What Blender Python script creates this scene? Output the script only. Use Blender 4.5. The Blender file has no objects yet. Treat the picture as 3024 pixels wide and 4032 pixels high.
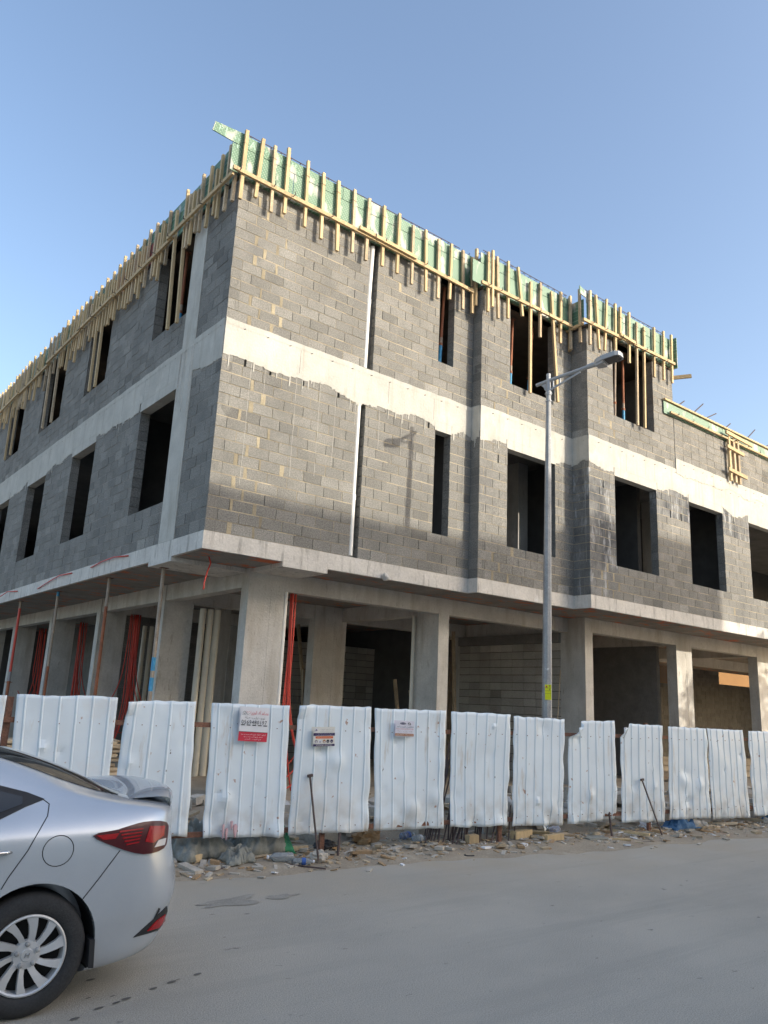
import bpy, bmesh, math, random
from mathutils import Vector, Matrix, noise
from mathutils.bvhtree import BVHTree

random.seed(11)
R = random.Random(5)
scene = bpy.context.scene
COL = scene.collection
PI = math.pi
ZS = 4.35                      # top of the first-floor slab above the street

# ------------------------------------------------------------------ camera, sky, sun, exposure
yaw, pitch, roll = math.radians(38.06), math.radians(13.78), math.radians(2.74)
EYE = Vector((-5.3677, -11.5506, ZS - 2.6033))
fwd = Vector((math.sin(yaw) * math.cos(pitch), math.cos(yaw) * math.cos(pitch), math.sin(pitch)))
right0 = Vector((math.cos(yaw), -math.sin(yaw), 0))
up0 = right0.cross(fwd)
right = right0 * math.cos(roll) + up0 * math.sin(roll)
up = up0 * math.cos(roll) - right0 * math.sin(roll)
cam = bpy.data.cameras.new('camera')
cam.sensor_fit = 'HORIZONTAL'; cam.sensor_width = 36.0; cam.lens = 36.0 * 3078 / 3024
cam.clip_start = 0.05; cam.clip_end = 3000
camo = bpy.data.objects.new('camera', cam); COL.objects.link(camo)
camo.matrix_world = Matrix(((right.x, up.x, -fwd.x, EYE.x), (right.y, up.y, -fwd.y, EYE.y), (right.z, up.z, -fwd.z, EYE.z), (0, 0, 0, 1)))
scene.camera = camo

SUN_EL = math.radians(18.4)
SUN_DIR = Vector((0.65, -1.0, 0)).normalized() * math.cos(SUN_EL) + Vector((0, 0, math.sin(SUN_EL)))
world = bpy.data.worlds.new('World'); scene.world = world; world.use_nodes = True
wn = world.node_tree; wn.nodes.clear()
wo = wn.nodes.new('ShaderNodeOutputWorld'); wb = wn.nodes.new('ShaderNodeBackground'); ws = wn.nodes.new('ShaderNodeTexSky')
ws.sky_type = 'NISHITA'; ws.sun_disc = False
ws.sun_elevation = SUN_EL; ws.sun_rotation = math.atan2(SUN_DIR.x, SUN_DIR.y)
ws.altitude = 600; ws.air_density = 1.0; ws.dust_density = 4.5; ws.ozone_density = 1.0
wb.inputs['Strength'].default_value = 0.15
wn.links.new(ws.outputs[0], wb.inputs[0]); wn.links.new(wb.outputs[0], wo.inputs[0])
sun = bpy.data.lights.new('sun', 'SUN'); sun.energy = 2.0; sun.angle = math.radians(0.45); sun.color = (1.0, 0.93, 0.8)
suno = bpy.data.objects.new('sun', sun); COL.objects.link(suno)
suno.rotation_euler = (-SUN_DIR).to_track_quat('-Z', 'Y').to_euler(); suno.location = (20, -30, 40)
scene.view_settings.view_transform = 'Standard'; scene.view_settings.look = 'None'
scene.view_settings.gamma = 1.0; scene.view_settings.use_curve_mapping = False
scene.view_settings.exposure = 1.26
scene.render.engine = 'CYCLES'

# ------------------------------------------------------------------ materials
def _n(nt, t, **kw):
    n = nt.nodes.new(t)
    for k, v in kw.items(): setattr(n, k, v)
    return n

def mat(name, base, rough=0.85, var=0.25, scale=3.0, fine=0.0, fscale=60.0, bump=0.0, bscale=40.0, metal=0.0,
        tint=False, stretch=None, spots=None, coat=0.0, local=False, spec=0.5):
    m = bpy.data.materials.new(name); m.use_nodes = True
    nt = m.node_tree; b = nt.nodes['Principled BSDF']; L = nt.links
    b.inputs['Roughness'].default_value = rough; b.inputs['Metallic'].default_value = metal
    b.inputs['Coat Weight'].default_value = coat; b.inputs['Specular IOR Level'].default_value = spec
    if local:
        tc = _n(nt, 'ShaderNodeTexCoord'); pos = tc.outputs['Object']
    else:
        g = _n(nt, 'ShaderNodeNewGeometry'); pos = g.outputs['Position']
    if stretch:
        mp = _n(nt, 'ShaderNodeMapping'); mp.inputs['Scale'].default_value = stretch
        L.new(pos, mp.inputs[0]); pos = mp.outputs[0]
    def nz(s, d=4.0, r=0.6):
        t = _n(nt, 'ShaderNodeTexNoise'); t.inputs['Scale'].default_value = s
        t.inputs['Detail'].default_value = d; t.inputs['Roughness'].default_value = r
        L.new(pos, t.inputs['Vector']); return t.outputs['Fac']
    def rng(x, lo, hi, a=0.25, c=0.75):
        r = _n(nt, 'ShaderNodeMapRange'); r.inputs[1].default_value = a; r.inputs[2].default_value = c
        r.inputs[3].default_value = lo; r.inputs[4].default_value = hi; L.new(x, r.inputs[0]); return r.outputs[0]
    def mul(a, c):
        r = _n(nt, 'ShaderNodeMath', operation='MULTIPLY'); L.new(a, r.inputs[0]); L.new(c, r.inputs[1]); return r.outputs[0]
    f = rng(nz(scale), 1 - var, 1 + var)
    if fine: f = mul(f, rng(nz(fscale, 2.0), 1 - fine, 1 + fine))
    if tint:
        at = _n(nt, 'ShaderNodeAttribute', attribute_name='tint'); f = mul(f, at.outputs['Fac'])
    mx = _n(nt, 'ShaderNodeMix', data_type='RGBA', blend_type='MULTIPLY'); mx.inputs[0].default_value = 1.0
    mx.inputs[6].default_value = (*base, 1); L.new(f, mx.inputs[7]); colr = mx.outputs[2]
    for (col2, s, lo, hi, st) in (spots or []):
        p2 = pos
        if st:
            mp = _n(nt, 'ShaderNodeMapping'); mp.inputs['Scale'].default_value = st; L.new(pos, mp.inputs[0]); p2 = mp.outputs[0]
        t = _n(nt, 'ShaderNodeTexNoise'); t.inputs['Scale'].default_value = s; t.inputs['Detail'].default_value = 6.0
        t.inputs['Roughness'].default_value = 0.65; L.new(p2, t.inputs['Vector'])
        k = rng(t.outputs['Fac'], 0, 1, lo, hi)
        m2 = _n(nt, 'ShaderNodeMix', data_type='RGBA'); L.new(k, m2.inputs[0]); L.new(colr, m2.inputs[6])
        m2.inputs[7].default_value = (*col2, 1); colr = m2.outputs[2]
    L.new(colr, b.inputs['Base Color'])
    if bump:
        bp = _n(nt, 'ShaderNodeBump'); bp.inputs['Strength'].default_value = bump; bp.inputs['Distance'].default_value = 0.02
        L.new(nz(bscale, 5.0), bp.inputs['Height']); L.new(bp.outputs[0], b.inputs['Normal'])
    return m

M = {}
M['block'] = mat('concrete_block', (0.215, 0.206, 0.186), 0.95, 0.18, 1.3, 0.42, 42, 0.6, 90, tint=True,
                 spots=[((0.15, 0.148, 0.145), 0.9, 0.56, 0.8, None), ((0.30, 0.285, 0.25), 2.2, 0.60, 0.85, (1, 1, 0.6)), ((0.36, 0.35, 0.32), 14, 0.64, 0.80, None)])
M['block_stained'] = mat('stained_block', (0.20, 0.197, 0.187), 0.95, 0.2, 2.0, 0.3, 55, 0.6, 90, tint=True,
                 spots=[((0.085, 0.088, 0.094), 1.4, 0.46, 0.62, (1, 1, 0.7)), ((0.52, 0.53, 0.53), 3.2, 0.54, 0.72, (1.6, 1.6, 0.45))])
M['beige_block'] = mat('beige_block', (0.37, 0.345, 0.305), 0.95, 0.15, 1.5, 0.2, 55, 0.4, 90, tint=True)
M['wallcore'] = mat('wall_core', (0.17, 0.165, 0.155), 0.95, 0.2, 4, 0.2)
M['mortar'] = mat('mortar', (0.39, 0.33, 0.225), 0.95, 0.25, 3, 0.2, 40, 0.5, 60, tint=True)
M['mortar_dark'] = mat('mortar_dark', (0.11, 0.10, 0.085), 0.95, 0.3, 3)
M['mortar_grey'] = mat('mortar_grey', (0.27, 0.255, 0.23), 0.95, 0.22, 3, 0.2, 40, 0.5, 60)
M['concrete'] = mat('concrete', (0.51, 0.49, 0.45), 0.9, 0.2, 1.4, 0.10, 30, 0.3, 25,
                    spots=[((0.36, 0.32, 0.265), 1.7, 0.50, 0.75, (1.8, 1.8, 0.25)), ((0.30, 0.27, 0.225), 5.0, 0.60, 0.72, (2, 2, .5)), ((0.62, 0.59, 0.54), 2.5, 0.62, 0.8, None)])
M['band'] = mat('band_concrete', (0.48, 0.46, 0.41), 0.9, 0.16, 1.6, 0.06, 30, 0.3, 25,
                spots=[((0.36, 0.325, 0.265), 2.4, 0.53, 0.76, (2.2, 2.2, 0.22)), ((0.60, 0.575, 0.515), 2.0, 0.55, 0.75, (1, 1, 0.6))])
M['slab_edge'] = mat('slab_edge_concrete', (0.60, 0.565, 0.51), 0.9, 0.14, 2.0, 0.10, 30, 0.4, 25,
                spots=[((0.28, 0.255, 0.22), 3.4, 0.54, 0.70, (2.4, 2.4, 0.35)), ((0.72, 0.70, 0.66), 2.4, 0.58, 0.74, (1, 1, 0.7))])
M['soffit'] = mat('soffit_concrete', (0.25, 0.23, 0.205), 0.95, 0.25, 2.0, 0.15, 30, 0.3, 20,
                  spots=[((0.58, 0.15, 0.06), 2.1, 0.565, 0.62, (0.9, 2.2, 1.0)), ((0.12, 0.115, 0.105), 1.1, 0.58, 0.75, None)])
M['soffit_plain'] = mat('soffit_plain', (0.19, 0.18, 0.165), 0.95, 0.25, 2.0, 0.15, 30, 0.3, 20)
M['plaster'] = mat('plaster', (0.68, 0.63, 0.54), 0.9, 0.08, 1.0)
M['orange'] = mat('orange_render', (0.20, 0.105, 0.035), 0.9, 0.08, 1.0)
M['asphalt'] = mat('dusty_asphalt', (0.43, 0.39, 0.325), 0.93, 0.13, 0.5, 0.34, 110, 0.6, 120,
                   spots=[((0.49, 0.44, 0.36), 0.30, 0.50, 0.72, (1.0, 1.8, 1)), ((0.37, 0.338, 0.285), 0.75, 0.50, 0.72, (0.22, 2.6, 1)),
                          ((0.20, 0.185, 0.165), 6.0, 0.655, 0.70, (0.7, 1.3, 1))])
M['dirt'] = mat('dirt', (0.36, 0.295, 0.215), 0.97, 0.18, 1.2, 0.22, 50, 0.8, 30,
                spots=[((0.28, 0.225, 0.165), 1.6, 0.52, 0.7, None), ((0.50, 0.44, 0.35), 2.6, 0.58, 0.75, None), ((0.33, 0.16, 0.075), 0.8, 0.64, 0.78, None)])
M['sheet'] = mat('white_sheet', (0.76, 0.83, 0.87), 0.38, 0.06, 1.5, 0.0, 30, 0.12, 3.0,
                 spots=[((0.56, 0.50, 0.42), 2.0, 0.60, 0.76, (3.5, 3.5, 0.5)), ((0.74, 0.72, 0.68), 0.9, 0.58, 0.8, None), ((0.12, 0.10, 0.09), 8.0, 0.70, 0.72, (1.5, 1.5, 0.8))])
def add_mask(m, c, expr, amount, nscale, lo, hi):
    # stain of colour c whose density follows a plane distance a*x + b*y + c*z + d (0 at d0, full at d1), broken by noise
    (a, b, cc, d), d0, d1 = expr
    nt = m.node_tree; L = nt.links; bs = nt.nodes['Principled BSDF']; src = bs.inputs['Base Color'].links[0].from_socket
    g = _n(nt, 'ShaderNodeNewGeometry'); dp = _n(nt, 'ShaderNodeVectorMath', operation='DOT_PRODUCT'); dp.inputs[1].default_value = (a, b, cc); L.new(g.outputs['Position'], dp.inputs[0])
    r = _n(nt, 'ShaderNodeMapRange'); r.inputs[1].default_value = d0 - d; r.inputs[2].default_value = d1 - d; L.new(dp.outputs['Value'], r.inputs[0])
    t = _n(nt, 'ShaderNodeTexNoise'); t.inputs['Scale'].default_value = nscale; t.inputs['Detail'].default_value = 6; L.new(g.outputs['Position'], t.inputs['Vector'])
    q = _n(nt, 'ShaderNodeMapRange'); q.inputs[1].default_value = lo; q.inputs[2].default_value = hi; L.new(t.outputs['Fac'], q.inputs[0])
    mu = _n(nt, 'ShaderNodeMath', operation='MULTIPLY'); L.new(r.outputs[0], mu.inputs[0]); L.new(q.outputs[0], mu.inputs[1])
    m2 = _n(nt, 'ShaderNodeMath', operation='MULTIPLY'); L.new(mu.outputs[0], m2.inputs[0]); m2.inputs[1].default_value = amount
    mx = _n(nt, 'ShaderNodeMix', data_type='RGBA'); L.new(m2.outputs[0], mx.inputs[0]); L.new(src, mx.inputs[6]); mx.inputs[7].default_value = (*c, 1); L.new(mx.outputs[2], bs.inputs['Base Color'])
add_mask(M['sheet'], (0.42, 0.37, 0.30), ((0, 0, 1, 0), 0.75, 0.22), 0.75, 5.0, 0.42, 0.68)
add_mask(M['sheet'], (0.40, 0.20, 0.11), ((0, 0, 1, 0), 0.0, 0.1), 0.8, 11.0, 0.69, 0.73)
add_mask(M['asphalt'], (0.44, 0.37, 0.28), ((0.10, 1, 0, 4.3), -1.7, 0.15), 0.95, 1.1, 0.34, 0.60)
M['rust'] = mat('rusty_steel', (0.20, 0.095, 0.06), 0.85, 0.35, 8, 0.3, 60, 0.4, 60)
M['rebar'] = mat('dark_rebar', (0.085, 0.058, 0.052), 0.8, 0.3, 10)
M['galv'] = mat('galvanised_steel', (0.36, 0.36, 0.355), 0.6, 0.2, 5, 0.1, 40, 0.1, 30, metal=0.3, spots=[((0.66, 0.66, 0.65), 7, 0.66, 0.72, None)])
M['lampgrey'] = mat('lamp_grey', (0.40, 0.41, 0.42), 0.5, 0.06, 5)
M['lampglass'] = mat('lamp_glass', (0.06, 0.062, 0.068), 0.25, 0.1, 5)
M['wood'] = mat('sawn_timber', (0.55, 0.405, 0.225), 0.85, 0.22, 2.5, 0.14, 30, 0.3, 30, tint=True, stretch=(6, 6, 0.8))
M['wood_old'] = mat('weathered_timber', (0.47, 0.365, 0.24), 0.9, 0.3, 3, 0.2, 30, 0.3, 30, tint=True)
M['deck_ply'] = mat('deck_plywood', (0.11, 0.085, 0.06), 0.8, 0.3, 3)
M['room'] = mat('shade_darkened_block', (0.10, 0.098, 0.095), 0.95, 0.2, 3, tint=True)  # darkened copy of the grey block; interior shade is put into its colour
M['ply_red'] = mat('red_plywood', (0.23, 0.06, 0.05), 0.7, 0.25, 3)
M['paint_blue'] = mat('blue_paint', (0.06, 0.30, 0.52), 0.6, 0.2, 12)
M['prop_rust'] = mat('prop_rust', (0.33, 0.125, 0.065), 0.8, 0.35, 4, 0.2)
M['prop_tan'] = mat('prop_dusty', (0.38, 0.31, 0.24), 0.85, 0.3, 4, 0.2)
M['pvc'] = mat('white_pvc', (0.80, 0.78, 0.73), 0.5, 0.07, 4)
M['pvc_old'] = mat('cream_pvc', (0.62, 0.58, 0.48), 0.55, 0.1, 4)
M['conduit'] = mat('red_conduit', (0.62, 0.07, 0.045), 0.5, 0.12, 6)
M['black'] = mat('black_plastic', (0.02, 0.02, 0.022), 0.6, 0.2, 8)
M['rubber'] = mat('tyre_rubber', (0.033, 0.033, 0.034), 0.85, 0.2, 12, 0.2, 80, 0.2, 100, local=True)
M['rim'] = mat('silver_alloy', (0.60, 0.60, 0.60), 0.42, 0.05, 8, metal=0.35, local=True)
M['chrome'] = mat('chrome', (0.6, 0.6, 0.6), 0.15, 0.02, 8, metal=1.0)
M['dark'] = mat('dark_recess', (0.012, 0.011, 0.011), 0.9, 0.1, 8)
M['carpaint'] = mat('silver_car_paint', (0.58, 0.61, 0.645), 0.27, 0.04, 3, 0.03, 300, metal=0.45, coat=0.6, local=True)
M['carglass'] = mat('dark_car_glass', (0.028, 0.03, 0.032), 0.06, 0.1, 3, coat=0.4, local=True)
M['lensred'] = mat('red_lens', (0.36, 0.008, 0.012), 0.25, 0.1, 8, coat=0.2, spec=0.3, local=True)
M['lensdark'] = mat('dark_red_lens', (0.075, 0.010, 0.014), 0.28, 0.1, 8, coat=0.15, spec=0.3, local=True)
M['lensclear'] = mat('clear_lens', (0.62, 0.6, 0.6), 0.15, 0.05, 8, coat=1.0, local=True)
M['tarp_grey'] = mat('grey_tarp', (0.25, 0.25, 0.215), 0.75, 0.25, 5, 0.1, 40, 0.2, 30)
M['tarp_green'] = mat('green_tarp', (0.02, 0.20, 0.09), 0.7, 0.2, 5)
M['tarp_blue'] = mat('blue_net', (0.05, 0.13, 0.24), 0.8, 0.3, 6, 0.2)
M['sack'] = mat('white_sack', (0.66, 0.65, 0.63), 0.8, 0.12, 5, 0.05, 40, 0.3, 25)
M['stone'] = mat('pale_stone', (0.47, 0.42, 0.35), 0.95, 0.2, 6, 0.15, 40, 0.5, 30)
M['paper'] = mat('paper', (0.78, 0.77, 0.78), 0.7, 0.05, 4)
M['cardboard'] = mat('cardboard', (0.38, 0.25, 0.135), 0.9, 0.2, 6)
M['bottle'] = mat('clear_bottle', (0.60, 0.66, 0.70), 0.12, 0.1, 20)
M['bottle'].node_tree.nodes['Principled BSDF'].inputs['Transmission Weight'].default_value = 0.75
M['leaf'] = mat('leaf', (0.05, 0.085, 0.03), 0.7, 0.3, 3)
def flat(name, c, r=0.6):
    return mat(name, c, r, 0.04, 5)
for k, c in dict(f_red=(0.62, 0.03, 0.06), f_dark=(0.03, 0.035, 0.045), f_navy=(0.035, 0.025, 0.10), f_orange=(0.70, 0.17, 0.06), f_cream=(0.74, 0.72, 0.66),
                 f_white=(0.82, 0.81, 0.82), f_teal=(0.03, 0.12, 0.17), f_brown=(0.42, 0.19, 0.10), f_yellow=(0.80, 0.78, 0.01), f_pink=(0.55, 0.20, 0.19),
                 f_lilac=(0.70, 0.69, 0.76), f_grey=(0.30, 0.29, 0.30), f_blue=(0.05, 0.13, 0.42), f_green=(0.30, 0.48, 0.36)).items():
    M[k] = flat(k, c)

# green film-faced plywood: printed diagonal marks and grey cement smears
def ply_material():
    m = bpy.data.materials.new('green_plywood'); m.use_nodes = True
    nt = m.node_tree; L = nt.links; b = nt.nodes['Principled BSDF']; b.inputs['Roughness'].default_value = 0.55
    g = _n(nt, 'ShaderNodeNewGeometry')
    def mp(scale, rot=(0, 0, 0)):
        q = _n(nt, 'ShaderNodeMapping'); q.inputs['Scale'].default_value = scale; q.inputs['Rotation'].default_value = rot
        L.new(g.outputs['Position'], q.inputs[0]); return q.outputs[0]
    def mix(f, a, c):
        q = _n(nt, 'ShaderNodeMix', data_type='RGBA'); L.new(f, q.inputs[0])
        if isinstance(a, tuple): q.inputs[6].default_value = (*a, 1)
        else: L.new(a, q.inputs[6])
        q.inputs[7].default_value = (*c, 1); return q.outputs[2]
    def ramp(x, a, c):
        r = _n(nt, 'ShaderNodeMapRange'); r.inputs[1].default_value = a; r.inputs[2].default_value = c; L.new(x, r.inputs[0]); return r.outputs[0]
    def nz(v, s, d=4):
        t = _n(nt, 'ShaderNodeTexNoise'); t.inputs['Scale'].default_value = s; t.inputs['Detail'].default_value = d; L.new(v, t.inputs['Vector']); return t.outputs['Fac']
    w = _n(nt, 'ShaderNodeTexWave', bands_direction='X'); w.inputs['Scale'].default_value = 5.2; w.inputs['Distortion'].default_value = 0.3
    L.new(mp((1, 0.0, 1), (0, 0.75, 0)), w.inputs['Vector'])
    w2 = _n(nt, 'ShaderNodeTexWave', bands_direction='X'); w2.inputs['Scale'].default_value = 8.0; w2.inputs['Distortion'].default_value = 2.5
    L.new(mp((1, 0.0, 1), (0, -0.82, 0)), w2.inputs['Vector'])
    mm = _n(nt, 'ShaderNodeMath', operation='MULTIPLY'); L.new(ramp(w.outputs['Fac'], 0.72, 0.85), mm.inputs[0]); L.new(ramp(w2.outputs['Fac'], 0.35, 0.6), mm.inputs[1])
    m3 = _n(nt, 'ShaderNodeMath', operation='MULTIPLY'); L.new(mm.outputs[0], m3.inputs[0]); m3.inputs[1].default_value = 0.6
    c = mix(ramp(nz(mp((1, 1, 1)), 2.5), 0.3, 0.75), (0.07, 0.165, 0.09), (0.115, 0.215, 0.14))
    c = mix(m3.outputs[0], c, (0.33, 0.45, 0.35))
    c = mix(ramp(nz(mp((1.6, 1.6, 0.7)), 2.6, 7), 0.54, 0.63), c, (0.42, 0.42, 0.365))
    L.new(c, b.inputs['Base Color'])
    return m
M['ply'] = ply_material()

# ------------------------------------------------------------------ mesh helpers
class MB:
    def __init__(s): s.v = []; s.f = []; s.t = []; s.m = []; s.cur = 1.0; s.mi = 0
    def face(s, idx): s.f.append(idx); s.t.append(s.cur); s.m.append(s.mi)
    def quad(s, a, b, c, d):
        n = len(s.v); s.v += [tuple(a), tuple(b), tuple(c), tuple(d)]; s.face((n, n + 1, n + 2, n + 3))
    def hexa(s, P):            # P: 8 points, bottom 4 (ccw from above) then top 4
        n = len(s.v); s.v += [tuple(p) for p in P]
        for q in ((3, 2, 1, 0), (4, 5, 6, 7), (0, 1, 5, 4), (1, 2, 6, 5), (2, 3, 7, 6), (3, 0, 4, 7)): s.face(tuple(n + i for i in q))
    def box(s, x0, x1, y0, y1, z0, z1, jit=0.0):
        P = [(x0, y0, z0), (x1, y0, z0), (x1, y1, z0), (x0, y1, z0), (x0, y0, z1), (x1, y0, z1), (x1, y1, z1), (x0, y1, z1)]
        if jit: P = [tuple(c + R.uniform(-jit, jit) for c in p) for p in P]
        s.hexa(P)
    def obox(s, c, ax, ay, az):    # centre and three half-axis vectors
        c = Vector(c); ax = Vector(ax); ay = Vector(ay); az = Vector(az)
        s.hexa([c - ax - ay - az, c + ax - ay - az, c + ax + ay - az, c - ax + ay - az, c - ax - ay + az, c + ax - ay + az, c + ax + ay + az, c - ax + ay + az])
    def beam(s, p, q, w, h, roll=0.0):   # rectangular bar from p to q
        p = Vector(p); q = Vector(q); d = (q - p); L = d.length; d.normalize()
        ref = Vector((0, 0, 1)) if abs(d.z) < 0.9 else Vector((0, 1, 0))
        a = d.cross(ref).normalized(); b = a.cross(d)
        if roll: a, b = a * math.cos(roll) + b * math.sin(roll), b * math.cos(roll) - a * math.sin(roll)
        s.obox((p + q) / 2, a * w / 2, d * L / 2, b * h / 2)
    def tube(s, pts, r, n=8, cap=True):
        pts = [Vector(p) for p in pts]; rs = r if isinstance(r, (list, tuple)) else [r] * len(pts)
        base = len(s.v); prev = None
        for i, p in enumerate(pts):
            d = (pts[min(i + 1, len(pts) - 1)] - pts[max(i - 1, 0)])
            if d.length < 1e-9: d = Vector((0, 0, 1))
            d.normalize()
            a = d.cross(Vector((0, 0, 1)) if abs(d.z) < 0.95 else Vector((1, 0, 0))) if prev is None else prev - d * prev.dot(d)
            a.normalize(); prev = a; b = d.cross(a)
            for k in range(n):
                t = 2 * PI * k / n; s.v.append(tuple(p + (a * math.cos(t) + b * math.sin(t)) * rs[i]))
        for i in range(len(pts) - 1):
            for k in range(n):
                s.face((base + i * n + k, base + i * n + (k + 1) % n, base + (i + 1) * n + (k + 1) % n, base + (i + 1) * n + k))
        if cap:
            s.face(tuple(base + k for k in range(n))[::-1]); e = base + (len(pts) - 1) * n; s.face(tuple(e + k for k in range(n)))
    def grid(s, rows):
        n0 = len(s.v); w = len(rows[0])
        for r in rows: s.v += [tuple(p) for p in r]
        for i in range(len(rows) - 1):
            for j in range(w - 1):
                a = n0 + i * w + j; s.face((a, a + 1, a + w + 1, a + w))
    def poly_ext(s, pts, off):      # planar polygon extruded by vector off
        off = Vector(off); n = len(s.v); k = len(pts)
        s.v += [tuple(Vector(p)) for p in pts] + [tuple(Vector(p) + off) for p in pts]
        s.face(tuple(range(n, n + k))); s.face(tuple(range(n + k, n + 2 * k))[::-1])
        for i in range(k): s.face((n + i, n + k + i, n + k + (i + 1) % k, n + (i + 1) % k))
    def mesh(s, name, mats, smooth=False):
        me = bpy.data.meshes.new(name); me.from_pydata(s.v, [], s.f)
        for m in (mats if isinstance(mats, (list, tuple)) else [mats]): me.materials.append(m)
        at = me.attributes.new('tint', 'FLOAT', 'FACE'); at.data.foreach_set('value', s.t)
        me.polygons.foreach_set('material_index', s.m)
        if smooth: me.polygons.foreach_set('use_smooth', [True] * len(me.polygons))
        me.update(); return me
    def build(s, name, mats, parent=None, smooth=False, recalc=False, **props):
        me = s.mesh(name, mats, smooth)
        if recalc:
            bm = bmesh.new(); bm.from_mesh(me); bmesh.ops.recalc_face_normals(bm, faces=bm.faces); bm.to_mesh(me); bm.free()
        return link(name, me, parent, **props)

def link(name, data, parent=None, **props):
    o = bpy.data.objects.new(name, data); COL.objects.link(o)
    if parent is not None: o.parent = parent
    for k, v in props.items(): o[k] = v
    return o

def thing(name, label, cat, group=None, loc=(0, 0, 0), rz=0.0):
    o = bpy.data.objects.new(name, None); COL.objects.link(o); o.location = loc; o.rotation_euler = (0, 0, rz); o.empty_display_size = 0.2
    o['label'] = label; o['category'] = cat
    if group: o['group'] = group
    return o
def tag(o, label, cat, group=None):
    o['label'] = label; o['category'] = cat
    if group: o['group'] = group
    return o

def nz3(x, y, z=0.0): return noise.noise(Vector((x, y, z)))

# ------------------------------------------------------------------ ground
def fence_y(x): return -3.70 - 0.10 * x
def edge_y(x): return fence_y(x) - 0.55 + 0.22 * nz3(x * 0.7, 3.1) + 0.10 * nz3(x * 2.3, 7.7) - (0.15 if x > 3 else 0)
def ground_z(x, y):
    t = max(0.0, min(1.0, (y - edge_y(x)) / 0.8))
    return t * t * (3 - 2 * t) * 0.07 + (0.018 * nz3(x * 1.7, y * 1.7) + 0.012 * nz3(x * 6, y * 6)) * t
gm = MB(); gm.box(-400, 400, -400, 400, -2.0, -0.03); gm.build('ground', M['dirt'], kind='structure')
rd = MB(); rd.grid([[(x, y, 0.0) for x in (-90, -20, 20, 90)] for y in (-30, -15, -8, -3.3)])
# the strip is trimmed to a wavy edge hidden under the dirt verge
rd.build('road', M['asphalt'], kind='structure')
dv = MB()
xs = [-14 + 0.11 * i for i in range(int(42 / 0.11))]
rows = []
for j in range(30):
    row = []
    for x in xs:
        y0 = edge_y(x) - 0.10
        y = y0 + (j / 29.0) ** 1.6 * (9.5 - y0) if j > 14 else y0 + j / 14.0 * 0.9 * ((14 / 29.0) ** 1.6 * (9.5 - y0)) / 0.9
        z = ground_z(x, y) + (-0.012 if j == 0 else 0.006)
        row.append((x, y, z))
    rows.append(row)
dv.grid(rows); dv.build('dirt_verge', M['dirt'], smooth=True, kind='structure')

# ------------------------------------------------------------------ the building: one thing, its walls and frame are parts
bld = thing('concrete_building', 'three-storey grey block building under construction on open concrete columns', 'building')
BLOCKS = []       # (size score, wall part, material, vertices, tint)
class Frame:
    def __init__(s, O, U, N): s.O = Vector(O); s.U = Vector(U); s.N = Vector(N)
    def p(s, u, z, n=0.0): return s.O + s.U * u + s.N * n + Vector((0, 0, z))

def score(c, w, h, N):
    d = c - EYE; L = d.length; vz = d.dot(fwd)
    if vz < 0.5: return 0
    x = d.dot(right) / vz; y = d.dot(up) / vz
    if abs(x) > 0.50 or abs(y) > 0.665: return 0
    return w * h * max(0.0, -d.normalized().dot(N)) / (L * L)

def block_hexa(F, u0, u1, z0, z1, dep, rr):
    j = lambda: rr.uniform(-0.0025, 0.0025)
    n = rr.uniform(-0.003, 0.003)
    fr = [F.p(u0 + j(), z0 + j(), n), F.p(u1 + j(), z0 + j(), n), F.p(u1 + j(), z1 + j(), n), F.p(u0 + j(), z1 + j(), n)]
    bk = [F.p(u0, z0, -dep), F.p(u1, z0, -dep), F.p(u1, z1, -dep), F.p(u0, z1, -dep)]
    return fr + bk
BF = ((0, 1, 2, 3), (1, 0, 4, 5), (2, 1, 5, 6), (3, 2, 6, 7), (0, 3, 7, 4), (5, 4, 7, 6))

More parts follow.
